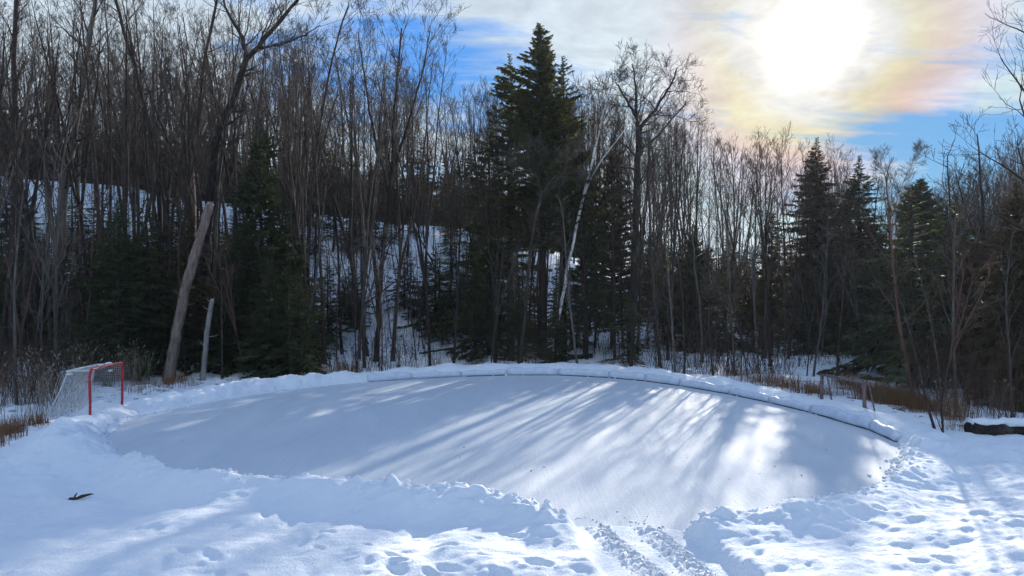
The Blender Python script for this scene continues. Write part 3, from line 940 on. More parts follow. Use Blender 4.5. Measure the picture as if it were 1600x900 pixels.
cnt = 0; tries = 0
while cnt < 240 and tries < 6000:
    tries += 1
    px = rng.uniform(-60, 1680); d = 29.5 + 38 * rng.random() ** 1.25
    if px < 60 or px > 1500: d = 24 + 40 * rng.random()
    x = (px - 800) / FPX * d
    if wood_ok(px, d) < 2.4: continue
    if 780 < px < 905 and d < 36: continue
    if 1240 < px < 1520 and d < 36: continue
    if 1130 < px < 1560 and rng.random() < .25: continue
    if 930 < px < 1330 and rng.random() < (.45 if d > 40 else .15): continue
    if 640 < px < 930 and d > 42 and rng.random() < .5: continue
    if px < 640 and d > 38 and rng.random() < .45: continue
    if not free(x, d, .95): continue
    z = gz(x, d)
    top = sky_h(px, d, abs(rng.gauss(0, 1)) * (44 if px > 740 else 60 if d < 40 else 130))
    if d > 45 and px < 740: top = min(top, z + rng.uniform(13, 21))
    h = (top - z) * .95
    h = max(5.0, min(h, 23))
    tall = h > 14.5
    key = rng.choices(['g', 'd', 'p'], [5, 6, 2 if px < 760 else .8])[0] + ('' if tall else 'm')
    lst = BTm[key]; i = rng.randrange(len(lst)); H, meshes = lst[i]
    f = h / H; fx = max(.75, min(1.15, f ** .5)) * rng.uniform(.9, 1.1)
    tone = {'g': 'grey', 'd': 'dark', 'p': 'pale'}[key[0]]
    row = 'front row' if d < 38 else 'middle rows' if d < 52 else 'back rows'
    label = ('tall ' if tall else 'slender ') + tone + ' leafless tree, ' + row + ', ' + sector(px)
    tr_ = place('bt%s%d' % (key, i), 'bare_tree', 'bare tree', meshes, ('trunk', 'crown'), (x, d, z), rng.uniform(0, 6.28), (fx, fx, f), label, 'leafless trees of the wood')
    tilt(tr_, rng)
    cnt += 1

# saplings and thin stems standing along the edge of the wood
cnt = 0; tries = 0
while cnt < 95 and tries < 4000:
    tries += 1
    px = rng.uniform(-20, 1600); d = rng.uniform(26, 40)
    if px < 100: d = rng.uniform(20, 32)
    if px > 1420: d = rng.uniform(18, 30)
    x = (px - 800) / FPX * d
    if wood_ok(px, d) < 1.7 or not free(x, d, .5): continue
    z = gz(x, d); lst, tone = rng.choices([(SPm, 'brown'), (SPp, 'pale grey'), (SPr, 'reddish')], [5, 4, 2])[0]
    i = rng.randrange(6); H, meshes = lst[i]; f = rng.uniform(.6, 1.35)
    tr_ = place('sp%s%d' % (tone, i), 'sapling', 'sapling', meshes, ('trunk', 'crown'), (x, d, z), rng.uniform(0, 6.28), (f, f, f),
          'thin leafless %s sapling %s' % (tone, sector(px)), 'saplings along the edge of the wood')
    tilt(tr_, rng, .05)
    cnt += 1

# ------------------------------------------------------------------ evergreens
def conifer(seed, H, R, style='spruce', nb=260, spray=15, base=.06, droop=.25, fs=1.0, gaps=.25):
    rng = np.random.default_rng(seed); tm, cm = MB(), MB()
    n = 12
    pts = [np.array([rng.normal() * .02 * H * .2 * (i / n), rng.normal() * .02 * H * .2 * (i / n), -.2 + (H + .1) * i / n]) for i in range(n + 1)]
    pts = np.array(pts); r0 = .012 * H + .03
    tube(tm, pts, [r0 * (1 - i / n) ** .9 + .01 for i in range(n + 1)], 8)
    # lobes: sectors of the crown that are fuller or thinner
    ph = rng.uniform(0, 6.28, 5); qz = rng.uniform(2.5, 8, 5); az = 0
    Vs = []; 
    for b in range(nb):
        s = base + (1 - base) * (b / nb) ** .92
        z = s * H
        az += 2.39996 + rng.normal() * .25
        lob = 1 + gaps * sum(math.sin(az * (k + 1) + ph[k] + s * qz[k] * 3) for k in range(4)) / 2
        if style == 'spruce': prof = (1 - s) ** .85
        elif style == 'cedar': prof = min((1 - s) ** .62, .30 + 1.0 * s + .25) * .9
        else: prof = (1 - s) ** .7 * (.85 + .15 * math.sin(s * 30))
        L = max(.10, R * prof * lob * rng.uniform(.65, 1.12))
        if rng.random() < .05 * gaps * 4: L *= .4
        up = {'spruce': -.02, 'cedar': .30, 'hemlock': .08}[style] + .5 * s
        d0 = np.array([math.cos(az), math.sin(az), up]); d0 = unit(d0)
        m = 5
        P = [np.array([np.interp(z, pts[:, 2], pts[:, 0]), np.interp(z, pts[:, 2], pts[:, 1]), z])]
        d = d0
        for i in range(m):
            d = unit(d + np.array([0, 0, -droop * (1 - .55 * s) * (.6 if i < 3 else -.3)]) + rng.normal(size=3) * .06)
            P.append(P[-1] + d * L / m)
        P = np.array(P)
        tube(cm, P, [max(.02 * L * (1 - i / m) + .004, .004) for i in range(m + 1)], 3)
        # sprays of foliage: narrow leaf-shaped blades in both directions, some hanging
        k = max(6, int(spray * (L / R + .35) * 2.2))
        t = rng.uniform(.18, 1.02, k) ** .8
        idx = np.minimum((t * m).astype(int), m - 1); f = (t * m - idx)[:, None]
        B = P[idx] + (P[idx + 1] - P[idx]) * np.clip(f, 0, 1)
        ax_ = unit(P[-1] - P[0]); sdv = unit(np.cross(ax_, [0, 0, 1.0]))
        sg = rng.choice([-1, 1], k)[:, None]
        out = ax_ * rng.uniform(.35, 1.1, k)[:, None] + sdv * sg * rng.uniform(.3, 1.1, k)[:, None] + np.array([0, 0, 1.0]) * rng.uniform(-.45, .30, k)[:, None]
        out /= np.linalg.norm(out, axis=1)[:, None]
        ln = fs * rng.uniform(.16, .42, k) * (.55 + .5 * min(L, 2.0) / 2) * (1.15 - .5 * t) * min(1, .28 + L * .9)
        nrm = rng.normal(size=(k, 3)) * .55 + np.array([0, 0, 1.0])
        wv = np.cross(out, nrm); wv /= np.linalg.norm(wv, axis=1)[:, None] + 1e-9
        wd = ln * rng.uniform(.16, .30, k)
        # each spray: three blades in a fan, each a narrow kite
        for a_, sc_ in ((0, 1.0), (.65, .72), (-.65, .72)):
            o2 = out * math.cos(a_) + wv * math.sin(a_); w2 = wv * math.cos(a_) - out * math.sin(a_)
            l2 = (ln * sc_)[:, None]; ww = (wd * sc_ * .62)[:, None]
            dz = np.zeros((k, 3)); dz[:, 2] = -ln * .18
            Vs.append(np.stack([B, B + o2 * l2 * .45 + w2 * ww, B + o2 * l2 + dz, B + o2 * l2 * .5 - w2 * ww], 1))
    V = np.concatenate(Vs); q = len(V)
    cm.add(V.reshape(-1, 3), np.arange(q * 4).reshape(q, 4))
    return tm, cm


def conifer_mesh(args, kw, mt, ml): 
    t, c = conifer(*args, **kw)
    return t.mesh('evergreen_trunk', M[mt]), c.mesh('evergreen_crown', M[ml])


def hero_conifer(name, label, px, d, top_py, R, style, seed, mat='needles', nb=420, spray=22, base=.05, fs=1.0, gaps=.3, mt='dbark', droop=.25, cat='evergreen tree'):
    x = (px - 800) / FPX * d; z = gz(x, d); H = CAM_Z + (HOR - top_py) / FPX * d - z
    mt_, mc = conifer_mesh((seed, H, R, style), dict(nb=nb, spray=spray, base=base, fs=fs, gaps=gaps, droop=droop), mt, mat)
    t = thing(name, label, cat, (x, d, z))
    obj('trunk', mt_, t); obj('crown', mc, t); return t


hero_conifer('hemlock_tree', 'tallest dark evergreen, standing behind the middle of the rink', 848, 33, 40, 3.5, 'cedar', 1, 'cedar', 600, 32, .32, 1.0, .7)
hero_conifer('hemlock_tree', 'ragged evergreen pressed against the left side of the tallest one', 798, 34.5, 84, 2.9, 'hemlock', 2, 'cedar', 300, 26, .28, 1.1, .8)
hero_conifer('hemlock_tree', 'evergreen merging into the right flank of the tallest one', 880, 35, 88, 2.5, 'cedar', 3, 'cedar', 320, 26, .34, 1.05, .7)
hero_conifer('hemlock_tree', 'shorter drooping evergreen left of the tallest one, at mid height', 765, 36, 195, 2.6, 'hemlock', 4, 'needles', 230, 24, .18, 1.1, .8)
hero_conifer('cedar_tree', 'rounded olive cedar just right of the leaning white birch', 958, 37, 222, 2.9, 'cedar', 5, 'olive', 420, 26, .08, 1.0, .25)
hero_conifer('cedar_tree', 'dark cedar in front of the leaning white birch foot', 915, 34, 300, 2.2, 'cedar', 6, 'needles', 240, 22, .14, 1.0, .35)
hero_conifer('spruce_tree', 'dark bushy evergreen beside the leaning black trunk, left of centre', 408, 30, 190, 2.7, 'hemlock', 7, 'needles', 420, 26, .03, 1.0, .35)
hero_conifer('spruce_tree', 'lower dark evergreen filling the gap right of the bushy one', 445, 31, 300, 2.3, 'hemlock', 17, 'needles', 260, 22, .03, 1.0, .35)
hero_conifer('spruce_tree', 'pointed spruce with the sharp tip under the sun, left of its pair', 1276, 42, 215, 3.4, 'spruce', 8, 'olive', 520, 26, .05, 1.1, .25)
hero_conifer('spruce_tree', 'pointed spruce with a thin crooked leader, right of its pair', 1343, 41, 243, 3.3, 'spruce', 9, 'needles', 460, 24, .05, 1.1, .42)
hero_conifer('pine_tree', 'broad dark pine right of the pale birch near the right edge', 1438, 38, 280, 3.5, 'cedar', 10, 'needles', 520, 28, .08, 1.1, .3)
hero_conifer('pine_tree', 'low round topped pine between the broad pine and the right edge', 1492, 37, 305, 2.6, 'hemlock', 18, 'olive', 320, 24, .05, 1.1, .3)
hero_conifer('cedar_tree', 'brownish bushy evergreen filling the right edge of the picture', 1590, 21, 285, 2.1, 'hemlock', 11, 'olive', 560, 26, .04, .8, .4)
hero_conifer('cedar_tree', 'second brownish evergreen just left of the one at the right edge', 1535, 25, 345, 1.7, 'cedar', 12, 'olive', 420, 24, .04, .85, .4)
hero_conifer('cedar_tree', 'narrow olive evergreen in the dense stand left of the pointed spruces', 1205, 36, 330, 1.6, 'cedar', 13, 'olive', 330, 22, .05, 1.0, .35)
hero_conifer('cedar_tree', 'greenish evergreen half hidden between thin trunks right of the oak', 1085, 36, 350, 1.7, 'cedar', 14, 'needles', 330, 22, .05, 1.0, .35)

hero_conifer('fir_tree', 'small dark fir standing in front of the foot of the leaning white birch', 868, 31, 470, 1.0, 'hemlock', 21, 'needles', 150, 18, .03, .8, .35, cat='fir tree')
FIR = []
for i in range(5):
    H = [4, 5, 6.5, 3.2, 8][i]
    FIR.append((H, conifer_mesh((50 + i, H, [1.7, 1.8, 2.1, 1.45, 2.1][i], ['spruce', 'hemlock', 'hemlock', 'spruce', 'cedar'][i]), dict(nb=[120, 140, 170, 95, 200][i], spray=17, base=.03, fs=.85, gaps=.35), 'dbark', ['needles', 'needles', 'needles', 'needles', 'olive'][i])))
SZ = lambda h: 'low' if h < 2.6 else 'young' if h < 5 else 'mid sized'
cnt = 0; tries = 0
while cnt < 225 and tries < 9000:
    tries += 1
    r = rng.random()
    if r < .30: px, d = rng.uniform(-40, 480), rng.uniform(27, 50)
    elif r < .44: px, d = rng.uniform(-40, 470), rng.uniform(26.5, 37)
    elif r < .56: px, d = rng.uniform(450, 800), rng.uniform(38, 54)
    elif r < .60: px, d = rng.uniform(720, 1000), rng.uniform(31, 42)
    elif r < .78: px, d = rng.uniform(1000, 1420), rng.uniform(36, 54)
    else: px, d = rng.uniform(1420, 1640), rng.uniform(24, 40)
    x = (px - 800) / FPX * d
    if wood_ok(px, d) < 2.6 or not free(x, d, .8): continue
    i = rng.randrange(5); H, meshes = FIR[i]
    if 0 <= px < 480: h = rng.uniform(3.8, 7.2)
    elif px > 1000: h = rng.uniform(4.0, 7.5)
    else: h = rng.uniform(2.5, 5.5)
    if d > 44: h *= .7
    f = h / H; z = gz(x, d); g_ = f * rng.uniform(.9, 1.15)
    place('fir%d' % i, 'fir_tree', 'fir tree', meshes, ('trunk', 'crown'), (x, d, z), rng.uniform(0, 6.28), (g_, g_, f),
          '%s dark green fir, %s' % (SZ(h), sector(px)), 'small firs below the bare trees')
    cnt += 1
# evergreens high on the ridge, seen through the trunks
for i_, (px, d, tp) in enumerate([(520, 58, 235), (545, 62, 225), (480, 60, 225), (250, 60, 200), (190, 64, 190), (330, 66, 205), (620, 63, 250), (60, 62, 170), (395, 62, 200), (700, 64, 300), (590, 57, 270), (130, 60, 215), (440, 66, 215), (290, 57, 240), (660, 60, 290)]):
    x = (px - 800) / FPX * d; z = gz(x, d); h = CAM_Z + (HOR - tp) / FPX * d - z; H, meshes = FIR[[4, 2][i_ % 2]]; f = h / H
    place('fir%d' % [4, 2][i_ % 2], 'fir_tree', 'fir tree', meshes, ('trunk', 'crown'), (x, d, z), i_ * 1.3, (f * .9, f * .9, f),
          'evergreen up on the ridge behind bare trunks, %s' % sector(px), 'evergreens along the ridge')

# ------------------------------------------------------------------ single trees one can pick out
def hero_tree(name, label, cat, path, d, r0, r1, mt='dbark', mc='twig', forks=(), start=.35, n1=14, spread=2.6, seed=1, depth_slope=0.0, kids=(6, 5, 3), ang=(25, 55), maxl=4, mn=.006, up=.3, wig=.2, k=10):
    rng = np.random.default_rng(seed)
    P = np.array([W3(px, py, d + depth_slope * i) for i, (px, py) in enumerate(path)])
    g = gz(P[0][0], P[0][1]); 
    if P[0][2] > g: P = np.concatenate([[[P[0][0] - (P[1][0] - P[0][0]) * .15, P[0][1], g - .25]], P])
    base = np.array([P[0][0], P[0][1], g])
    Q = arc_path(P - base, 5); m = len(Q) - 1
    Q[1:-1] += rng.normal(size=(m - 1, 3)) * r0 * .16
    R = np.array([r0 + (r1 - r0) * (i / m) ** .8 for i in range(m + 1)]); R[0] *= 1.3
    t = thing(name, label, cat, tuple(base))
    tm, cm = MB(), MB(); tube(tm, Q, R, k, True)
    cfg = dict(kids=kids, mn=mn, wig=wig)
    stems = [(Q, R, start, n1)]
    for (pth, ra, rb_, nn) in forks:
        FQ = arc_path(np.array([W3(px, py, d + dd) for px, py, dd in pth]) - base, 5)
        FR = np.array([ra + (rb_ - ra) * (i / (len(FQ) - 1)) ** .8 for i in range(len(FQ))])
        FQ[1:-1] += rng.normal(size=(len(FQ) - 2, 3)) * ra * .2
        tube(tm, FQ, FR, max(6, k - 2)); stems.append((FQ, FR, .1, nn))
    az = 0
    for S, RR, st, nn in stems:
        mm = len(S) - 1
        for c in range(nn):
            s = st + (1 - st) * (c + rng.uniform(0, 1)) / nn; i = min(int(s * mm), mm - 1); az += 2.4 + rng.uniform(-.6, .6)
            dd = unit(S[i + 1] - S[i]); a = math.radians(rng.uniform(*ang))
            o = perp(rng, dd); nd = unit(dd * math.cos(a) + o * math.sin(a))
            L = spread * rng.uniform(.5, 1.2) * (1.15 - .5 * s)
            grow(rng, cm, S[i], nd, L, max(RR[i] * .42, .01), 1, maxl, up, cfg)
    obj('trunk', tm.mesh('tree_trunk', M[mt], True), t)
    if cm.n: obj('crown', cm.mesh('tree_crown', M[mc]), t)
    return t


hero_tree('bare_tree', 'thick black trunk leaning right then forking wide, left of centre', 'bare tree', [(322, 420), (328, 310), (341, 215), (366, 150), (386, 92)], 33, .23, .14,
          forks=[([(386, 92, 0), (378, 55, .3), (352, 10, .8), (340, -60, 1)], .13, .03, 12), ([(386, 92, 0), (408, 68, -.3), (440, 30, -.6), (475, -10, -1), (500, -50, -1)], .14, .04, 14),
                 ([(400, 76, -.2), (430, 72, -.9), (470, 58, -1.4), (500, 40, -1.8)], .07, .015, 9), ([(350, 195, 0), (335, 150, .5), (300, 95, 1), (285, 20, 1.4)], .07, .02, 9)], start=.55, n1=5, spread=2.8, seed=4)
hero_tree('bare_tree', 'grey lichen patched trunk leaning left up out of the picture, near the left', 'bare tree', [(252, 420), (246, 280), (224, 150), (186, 20), (165, -60)], 35, .17, .06, mt='bark', start=.4, n1=22, spread=3.2, seed=5)
hero_tree('bare_tree', 'thick pale barked tree behind the reeds, second trunk group from left', 'bare tree', [(92, 430), (108, 270), (126, 160), (146, 30), (156, -60)], 34, .19, .09, mt='pbark', start=.35, n1=22, spread=3.3, seed=6)
hero_tree('bare_tree', 'dark upright trunk between pale trees at the far left', 'bare tree', [(18, 420), (24, 250), (22, 100), (30, -60)], 33, .18, .09, start=.35, n1=22, spread=3.2, seed=16)
hero_tree('bare_tree', 'tall slim dark tree left of the big forked one, rising out of frame', 'bare tree', [(300, 400), (305, 260), (318, 110), (342, -10), (350, -60)], 36, .13, .05, start=.3, n1=20, spread=2.8, seed=26)
hero_tree('bare_tree', 'tall straight grey tree with ascending limbs above the left bank', 'bare tree', [(478, 540), (482, 400), (492, 250), (520, 90), (545, 10)], 34, .12, .035, mt='bark', start=.4, n1=20, spread=3.0, seed=27, ang=(15, 34))
hero_tree('bare_tree', 'tall tree with a bundle of steep limbs left of the evergreens', 'bare tree', [(588, 552), (596, 420), (612, 270), (618, 150), (628, 45)], 33, .16, .04, mt='dbark', start=.42, n1=22, spread=3.3, seed=28, ang=(14, 32),
          forks=[([(612, 270, 0), (642, 180, .5), (665, 90, .8), (672, 40, 1)], .09, .02, 11), ([(608, 300, 0), (585, 210, .6), (570, 120, 1), (560, 50, 1.2)], .09, .02, 11)])
hero_tree('bare_tree', 'pale crooked bare tree in front of the tallest evergreen', 'bare tree', [(813, 562), (822, 480), (830, 385), (846, 305)], 29.8, .10, .055, mt='bark', mc='pbark', start=.5, n1=5, spread=1.7, seed=7,
          forks=[([(846, 305, 0), (862, 280, -.4), (888, 262, -.8), (905, 235, -1)], .05, .012, 8), ([(846, 305, 0), (840, 280, .2), (828, 262, .4), (822, 240, .5)], .045, .012, 7)], ang=(30, 65), mn=.005)
hero_tree('birch_tree', 'leaning white birch right of the tallest evergreen', 'birch', [(862, 556), (876, 480), (887, 420), (896, 375), (912, 305), (927, 245)], 32.3, .085, .06, mt='birch', mc='twig', start=.97, n1=1, spread=1.5, seed=8,
          forks=[([(927, 245, 0), (938, 195, .2), (952, 145, .4), (972, 108, .5)], .065, .015, 16), ([(914, 300, 0), (932, 262, -.4), (962, 222, -.9), (985, 190, -1.2)], .05, .012, 8)], ang=(20, 42))
hero_tree('oak_tree', 'gnarled spreading leafless oak right of the white birch', 'bare tree', [(986, 520), (992, 400), (995, 290), (999, 200)], 34, .21, .15, mt='dbark', mc='dbark', start=.7, n1=8, spread=2.4, seed=9, wig=.34, ang=(35, 70),
          forks=[([(999, 200, 0), (988, 172, .2), (972, 145, .4), (962, 128, .6)], .10, .03, 9), ([(999, 200, 0), (1022, 172, -.3), (1046, 138, -.6), (1058, 106, -.8)], .11, .025, 12),
                 ([(997, 215, 0), (994, 160, .3), (992, 125, .4), (988, 100, .4)], .10, .025, 10), ([(998, 235, 0), (1025, 215, .4), (1055, 180, .8), (1070, 165, 1)], .07, .02, 9)])
hero_tree('birch_tree', 'slim pale birch with a fine round top behind the rusty goal frame', 'birch', [(1393, 560), (1394, 440), (1397, 340)], 37, .085, .06, mt='birch', mc='pbark', start=.95, n1=1, spread=1.0, seed=10,
          forks=[([(1397, 340, 0), (1388, 300, .3), (1380, 268, .5), (1372, 250, .6)], .06, .012, 14), ([(1397, 340, 0), (1408, 295, -.3), (1424, 258, -.5), (1436, 240, -.6)], .06, .012, 14)], ang=(18, 40), mn=.005)
hero_tree('bare_tree', 'tall thin bare tree with upswept forks against blue sky, near the right edge', 'bare tree', [(1556, 640), (1550, 480), (1538, 350), (1526, 210)], 24, .10, .02, mt='dbark', mc='dbark', start=.35, n1=14, spread=2.2, seed=12, ang=(28, 48), kids=(4, 3, 2))
hero_tree('bare_tree', 'bare tree with long side branches at the very right edge', 'bare tree', [(1628, 680), (1626, 450), (1622, 250), (1632, 60), (1640, -60)], 17, .13, .05, mt='bark', mc='twig', start=.3, n1=26, spread=2.1, seed=13, ang=(40, 75), kids=(6, 4, 2), mn=.004)
hero_tree('bare_tree', 'pair of stems, the left one, leaning left beside the rusty goal frame', 'bare tree', [(1462, 676), (1440, 590), (1420, 510), (1398, 440)], 16.4, .035, .014, mt='bark', mc='twig', start=.2, n1=13, spread=1.3, seed=14, kids=(4, 3, 2), mn=.003, ang=(25, 50), k=6)
hero_tree('bare_tree', 'pair of stems, the right one, upright beside the rusty goal frame', 'bare tree', [(1474, 678), (1468, 590), (1452, 490), (1428, 400)], 16.3, .034, .012, mt='bark', mc='twig', start=.2, n1=13, spread=1.3, seed=15, kids=(4, 3, 2), mn=.003, ang=(25, 50), k=6)
hero_tree('bare_tree', 'bare thin tree with arching pale branches in front of the spruces', 'bare tree', [(1098, 560), (1094, 480), (1086, 420), (1082, 350)], 31.5, .08, .03, mt='pbark', mc='pbark', start=.3, n1=12, spread=1.9, seed=19, kids=(4, 3, 2), mn=.005, ang=(30, 70))
hero_tree('bare_tree', 'slim tree above the left bank whose low branches curl over', 'bare tree', [(466, 575), (478, 510), (492, 450), (500, 380), (510, 290)], 28.5, .07, .02, mt='pbark', mc='pbark', start=.2, n1=12, spread=1.8, seed=20, kids=(4, 3, 2), mn=.005, ang=(35, 75), up=-.1)


def snag(name, label, path, d, radii, seed, mat='dead'):
    rng = np.random.default_rng(seed)
    P = np.array([W3(px, py, d) for px, py in path]); g = gz(P[0][0], P[0][1])
    base = np.array([P[0][0], P[0][1], g]); P[0][2] = g - .2
    Q = arc_path(P - base, 7); m = len(Q) - 1; k = 14
    Q[1:-1] += rng.normal(size=(m - 1, 3)) * radii[0] * .045
    R = np.interp(np.linspace(0, 1, m + 1), np.linspace(0, 1, len(radii)), radii)
    mb = MB(); tube(mb, Q, R, k)
    V, F4, F3 = mb.arrays()
    V = V.reshape(m + 1, k, 3)
    jag = rng.uniform(-.3, 1.3, k); jag = (jag + np.roll(jag, 1)) / 2
    axis_ = unit(Q[-1] - Q[-2])
    V[-1] += axis_[None, :] * (jag * R[-1] * 2.4)[:, None]
    for i in range(m):                                       # fluted, split wood
        c = Q[i]; V[i] = c + (V[i] - c) * (1 + .20 * np.sin(np.arange(k) * 2.1 + i * .22) + rng.normal(size=k) * .08)[:, None]
    V = np.concatenate([V.reshape(-1, 3), [Q[-1] - axis_ * R[-1] * .8]])
    top = m * k; cpt = len(V) - 1
    mb2 = MB(); mb2.add(V, F4, [(cpt, top + j, top + (j + 1) % k) for j in range(k)])
    t = thing(name, label, 'broken snag', tuple(base)); obj('trunk', mb2.mesh('trunk', M[mat]), t)
    for c in range(8):
        i = int(rng.uniform(.2, .97) * m); o = perp(rng, axis_); L = rng.uniform(.12, .6)
        stubs = MB(); tube(stubs, [Q[i], Q[i] + o * L * .6 + axis_ * .05, Q[i] + o * L + axis_ * .14], [R[i] * .2, R[i] * .14, R[i] * .05], 5)
        obj('branch_stub', stubs.mesh('branch_stub', M[mat]), t)
    sc_ = MB(); c0 = Q[-1] + axis_ * R[-1] * .35
    ring = []
    for zz, rr in ((-.25, .85), (.1, .95), (.4, .7), (.55, .2)):
        for j in range(10):
            a = j * .628; ring.append((c0[0] + R[-1] * rr * math.cos(a) * rng.uniform(.9, 1.1), c0[1] + R[-1] * rr * math.sin(a), c0[2] + R[-1] * zz))
    sc_.add(ring, [(r_ * 10 + j, r_ * 10 + (j + 1) % 10, (r_ + 1) * 10 + (j + 1) % 10, (r_ + 1) * 10 + j) for r_ in range(3) for j in range(10)])
    obj('snow_cap', sc_.mesh('snow_cap', M['snow'], True), t)


snag('broken_snag', 'thick weathered broken trunk leaning right behind the left bank', [(262, 592), (272, 540), (290, 450), (312, 375), (328, 322)], 26, (.21, .185, .16, .15, .14), 1)
snag('broken_snag', 'short pale broken stump stem right of the leaning broken trunk', [(316, 590), (321, 540), (326, 500), (331, 470)], 26, (.10, .09, .08, .07), 2, 'palewood')
snag('broken_snag', 'thin crooked broken trunk behind the leaning black tree', [(300, 480), (302, 340), (300, 255), (318, 195)], 33, (.14, .12, .11, .10), 3)

# ------------------------------------------------------------------ fallen logs
def log(label, p, q, r, mat='dbark', snow=True, seed=0):
    rng = np.random.default_rng(seed)
    a = np.array([p[0], p[1], gz(p[0], p[1]) + r * .35]); b = np.array([q[0], q[1], gz(q[0], q[1]) + r * .35 + (q[2] if len(q) > 2 else 0)])
    base = a.copy(); base[2] -= r * .6
    t = thing('fallen_log', label, 'log', tuple(base))
    Q = np.array([a + (b - a) * i / 16 + rng.normal(size=3) * r * .14 for i in range(17)]) - base
    R = [r * (1 - .022 * i) * rng.uniform(.82, 1.14) for i in range(17)]
    mb = MB(); tube(mb, Q, R, 10, True); obj('log_wood', mb.mesh('log_wood', M[mat]), t)
    if snow:
        mb = MB(); S = Q[:-1] + np.array([0, 0, r * .82]); tube(mb, S, [r * .62 * rng.uniform(.7, 1.1) for _ in S], 8, True)
        obj('snow_cover', mb.mesh('snow_cover', M['snow'], True), t)


log('dark snow topped log lying at the right edge behind the bank', WP(1515, 674, .1), (*WP(1640, 672, .1), .1), .19, seed=1)
0 and log('long log with snow on it, lying on the forest floor beyond the rusty goal', WP(1330, 583), (*WP(1378, 588), .1), .10, seed=2)
log('short dark root log in the snow right of the pale birch', WP(1412, 580), (*WP(1440, 592), .3), .16, 'dbark', seed=3)
log('slim tree trunk fallen across the snowy slope left of the evergreens', ((690 - 800) / FPX * 47, 47), ((640 - 800) / FPX * 50, 50, 2.6), .11, seed=4)
log('small log half sunk behind the far bank, below the crooked bare tree', WP(742, 558), (*WP(790, 562), .05), .09, seed=5)
log('dark log in the shadow right under the tallest evergreen', WP(860, 564), (*WP(925, 560), .1), .16, seed=6, snow=False)

for i_, (px, d, dx, dy, dz, r_, l_) in enumerate([(560, 44, 2.2, 2.0, .6, .08, 'thin fallen trunk lying across the slope above the left bank'), (150, 40, -3.0, 1.5, 1.6, .09, 'fallen trunk propped among the firs behind the red goal'),
        (1180, 38, 2.6, 1.2, 1.4, .07, 'slim leaning deadfall left of the pointed spruces'), (1300, 40, -3.4, 1.0, 2.6, .07, 'long slim deadfall propped in front of the pointed spruces'), (655, 36, 2.4, .8, .3, .07, 'broken pole lying in the snow left of the tallest evergreen'),
        (1010, 37, -1.8, 1.2, 1.1, .06, 'short deadfall at the foot of the spreading oak'), (760, 50, 3.4, -1.0, 1.2, .10, 'fallen trunk on the slope just left of the tallest evergreen')]):
    x_ = (px - 800) / FPX * d
    log(l_, (x_, d), (x_ + dx, d + dy, dz), r_, seed=20 + i_, snow=r_ > .065)

# ------------------------------------------------------------------ half buried stick, leaves on the ice
x, y = WP(108, 765, .35)
z0 = float(terrain(np.array([x]), np.array([y]))[0])
t = thing('buried_branch', 'dark broken branch poking out of the smooth snow at lower left', 'branch', (x, y, z0 - .012), 0, None, (.72, .72, .8))
mb = MB(); tube(mb, [(-.10, -.02, -.05), (-.02, .05, .015), (.05, .17, .0), (.12, .22, .025), (.22, .36, .03), (.27, .42, .02)], [.03, .042, .028, .036, .02, .006], 7, True); obj('branch_wood', mb.mesh('branch_wood', M['leafd']), t)
mb = MB(); tube(mb, [(.03, .12, .05), (.0, .22, .075), (-.02, .3, .08)], [.02, .014, .004], 5); obj('twig', mb.mesh('twig', M['leafd']), t)
lm = None
for i, (px, py) in enumerate([(690, 735), (850, 731), (965, 801), (1188, 741), (1253, 744), (1186, 721), (1220, 708), (725, 700), (718, 716), (442, 719), (1074, 716), (1211, 730), (285, 690), (250, 702), (1376, 732), (1292, 704), (1140, 750), (830, 737)]):
    x, y = WP(px, py)
    if lm is None:
        mb = MB(); mb.add([(-.05, 0, .004), (-.015, .026, .014), (.03, .02, .02), (.055, 0, .010), (.02, -.028, .018), (-.02, -.02, .012), (0, 0, .026)], None, [(0, 6, 1), (1, 6, 2), (2, 6, 3), (3, 6, 4), (4, 6, 5), (5, 6, 0)])
        lm = mb.mesh('dead_leaf', M['leafd']); o = obj('dead_leaf', lm)
        base_leaf = o
    else:
        o = base_leaf.copy(); COL.objects.link(o)
    o.location = (x, y, .002); o.rotation_euler = (0, 0, i * 1.9); s_ = .35 + .4 * ((i * 37) % 10) / 10; o.scale = (s_, s_, s_)
    half = 'left half' if px < 700 else 'middle' if px < 1000 else 'right half'
    tag(o, 'small curled dead leaf on the ice, %s of the rink' % half, 'leaf', 'dead leaves scattered on the ice')

# ------------------------------------------------------------------ stuff: grass, reeds, undergrowth, snow clods, far wood
def blades(mb, x, y, z, n, h, spread, rng, w=.006, lean=.35, heads=0):
    for i in range(n):
        a = rng.uniform(0, 6.28); r = spread * math.sqrt(rng.random()); bx, by = x + r * math.cos(a), y + r * math.sin(a)
        hh = h * rng.uniform(.5, 1.15); la = rng.uniform(0, 6.28); l = hh * rng.uniform(.05, lean)
        p0 = np.array([bx, by, z - .05]); p1 = p0 + [l * .35 * math.cos(la), l * .35 * math.sin(la), hh * .6]; p2 = p0 + [l * math.cos(la), l * math.sin(la), hh * rng.uniform(.85, 1)]
        tube(mb, [p0, p1, p2], [w, w * .8, w * .3], 3)
        if heads and rng.random() < heads:
            p3 = p2 + np.array([math.cos(la) * .06, math.sin(la) * .06, .09])
            tube(mb, [p2, (p2 + p3) / 2, p3], [.006, .026, .008], 5)


rr = random.Random(8)
mb = MB()
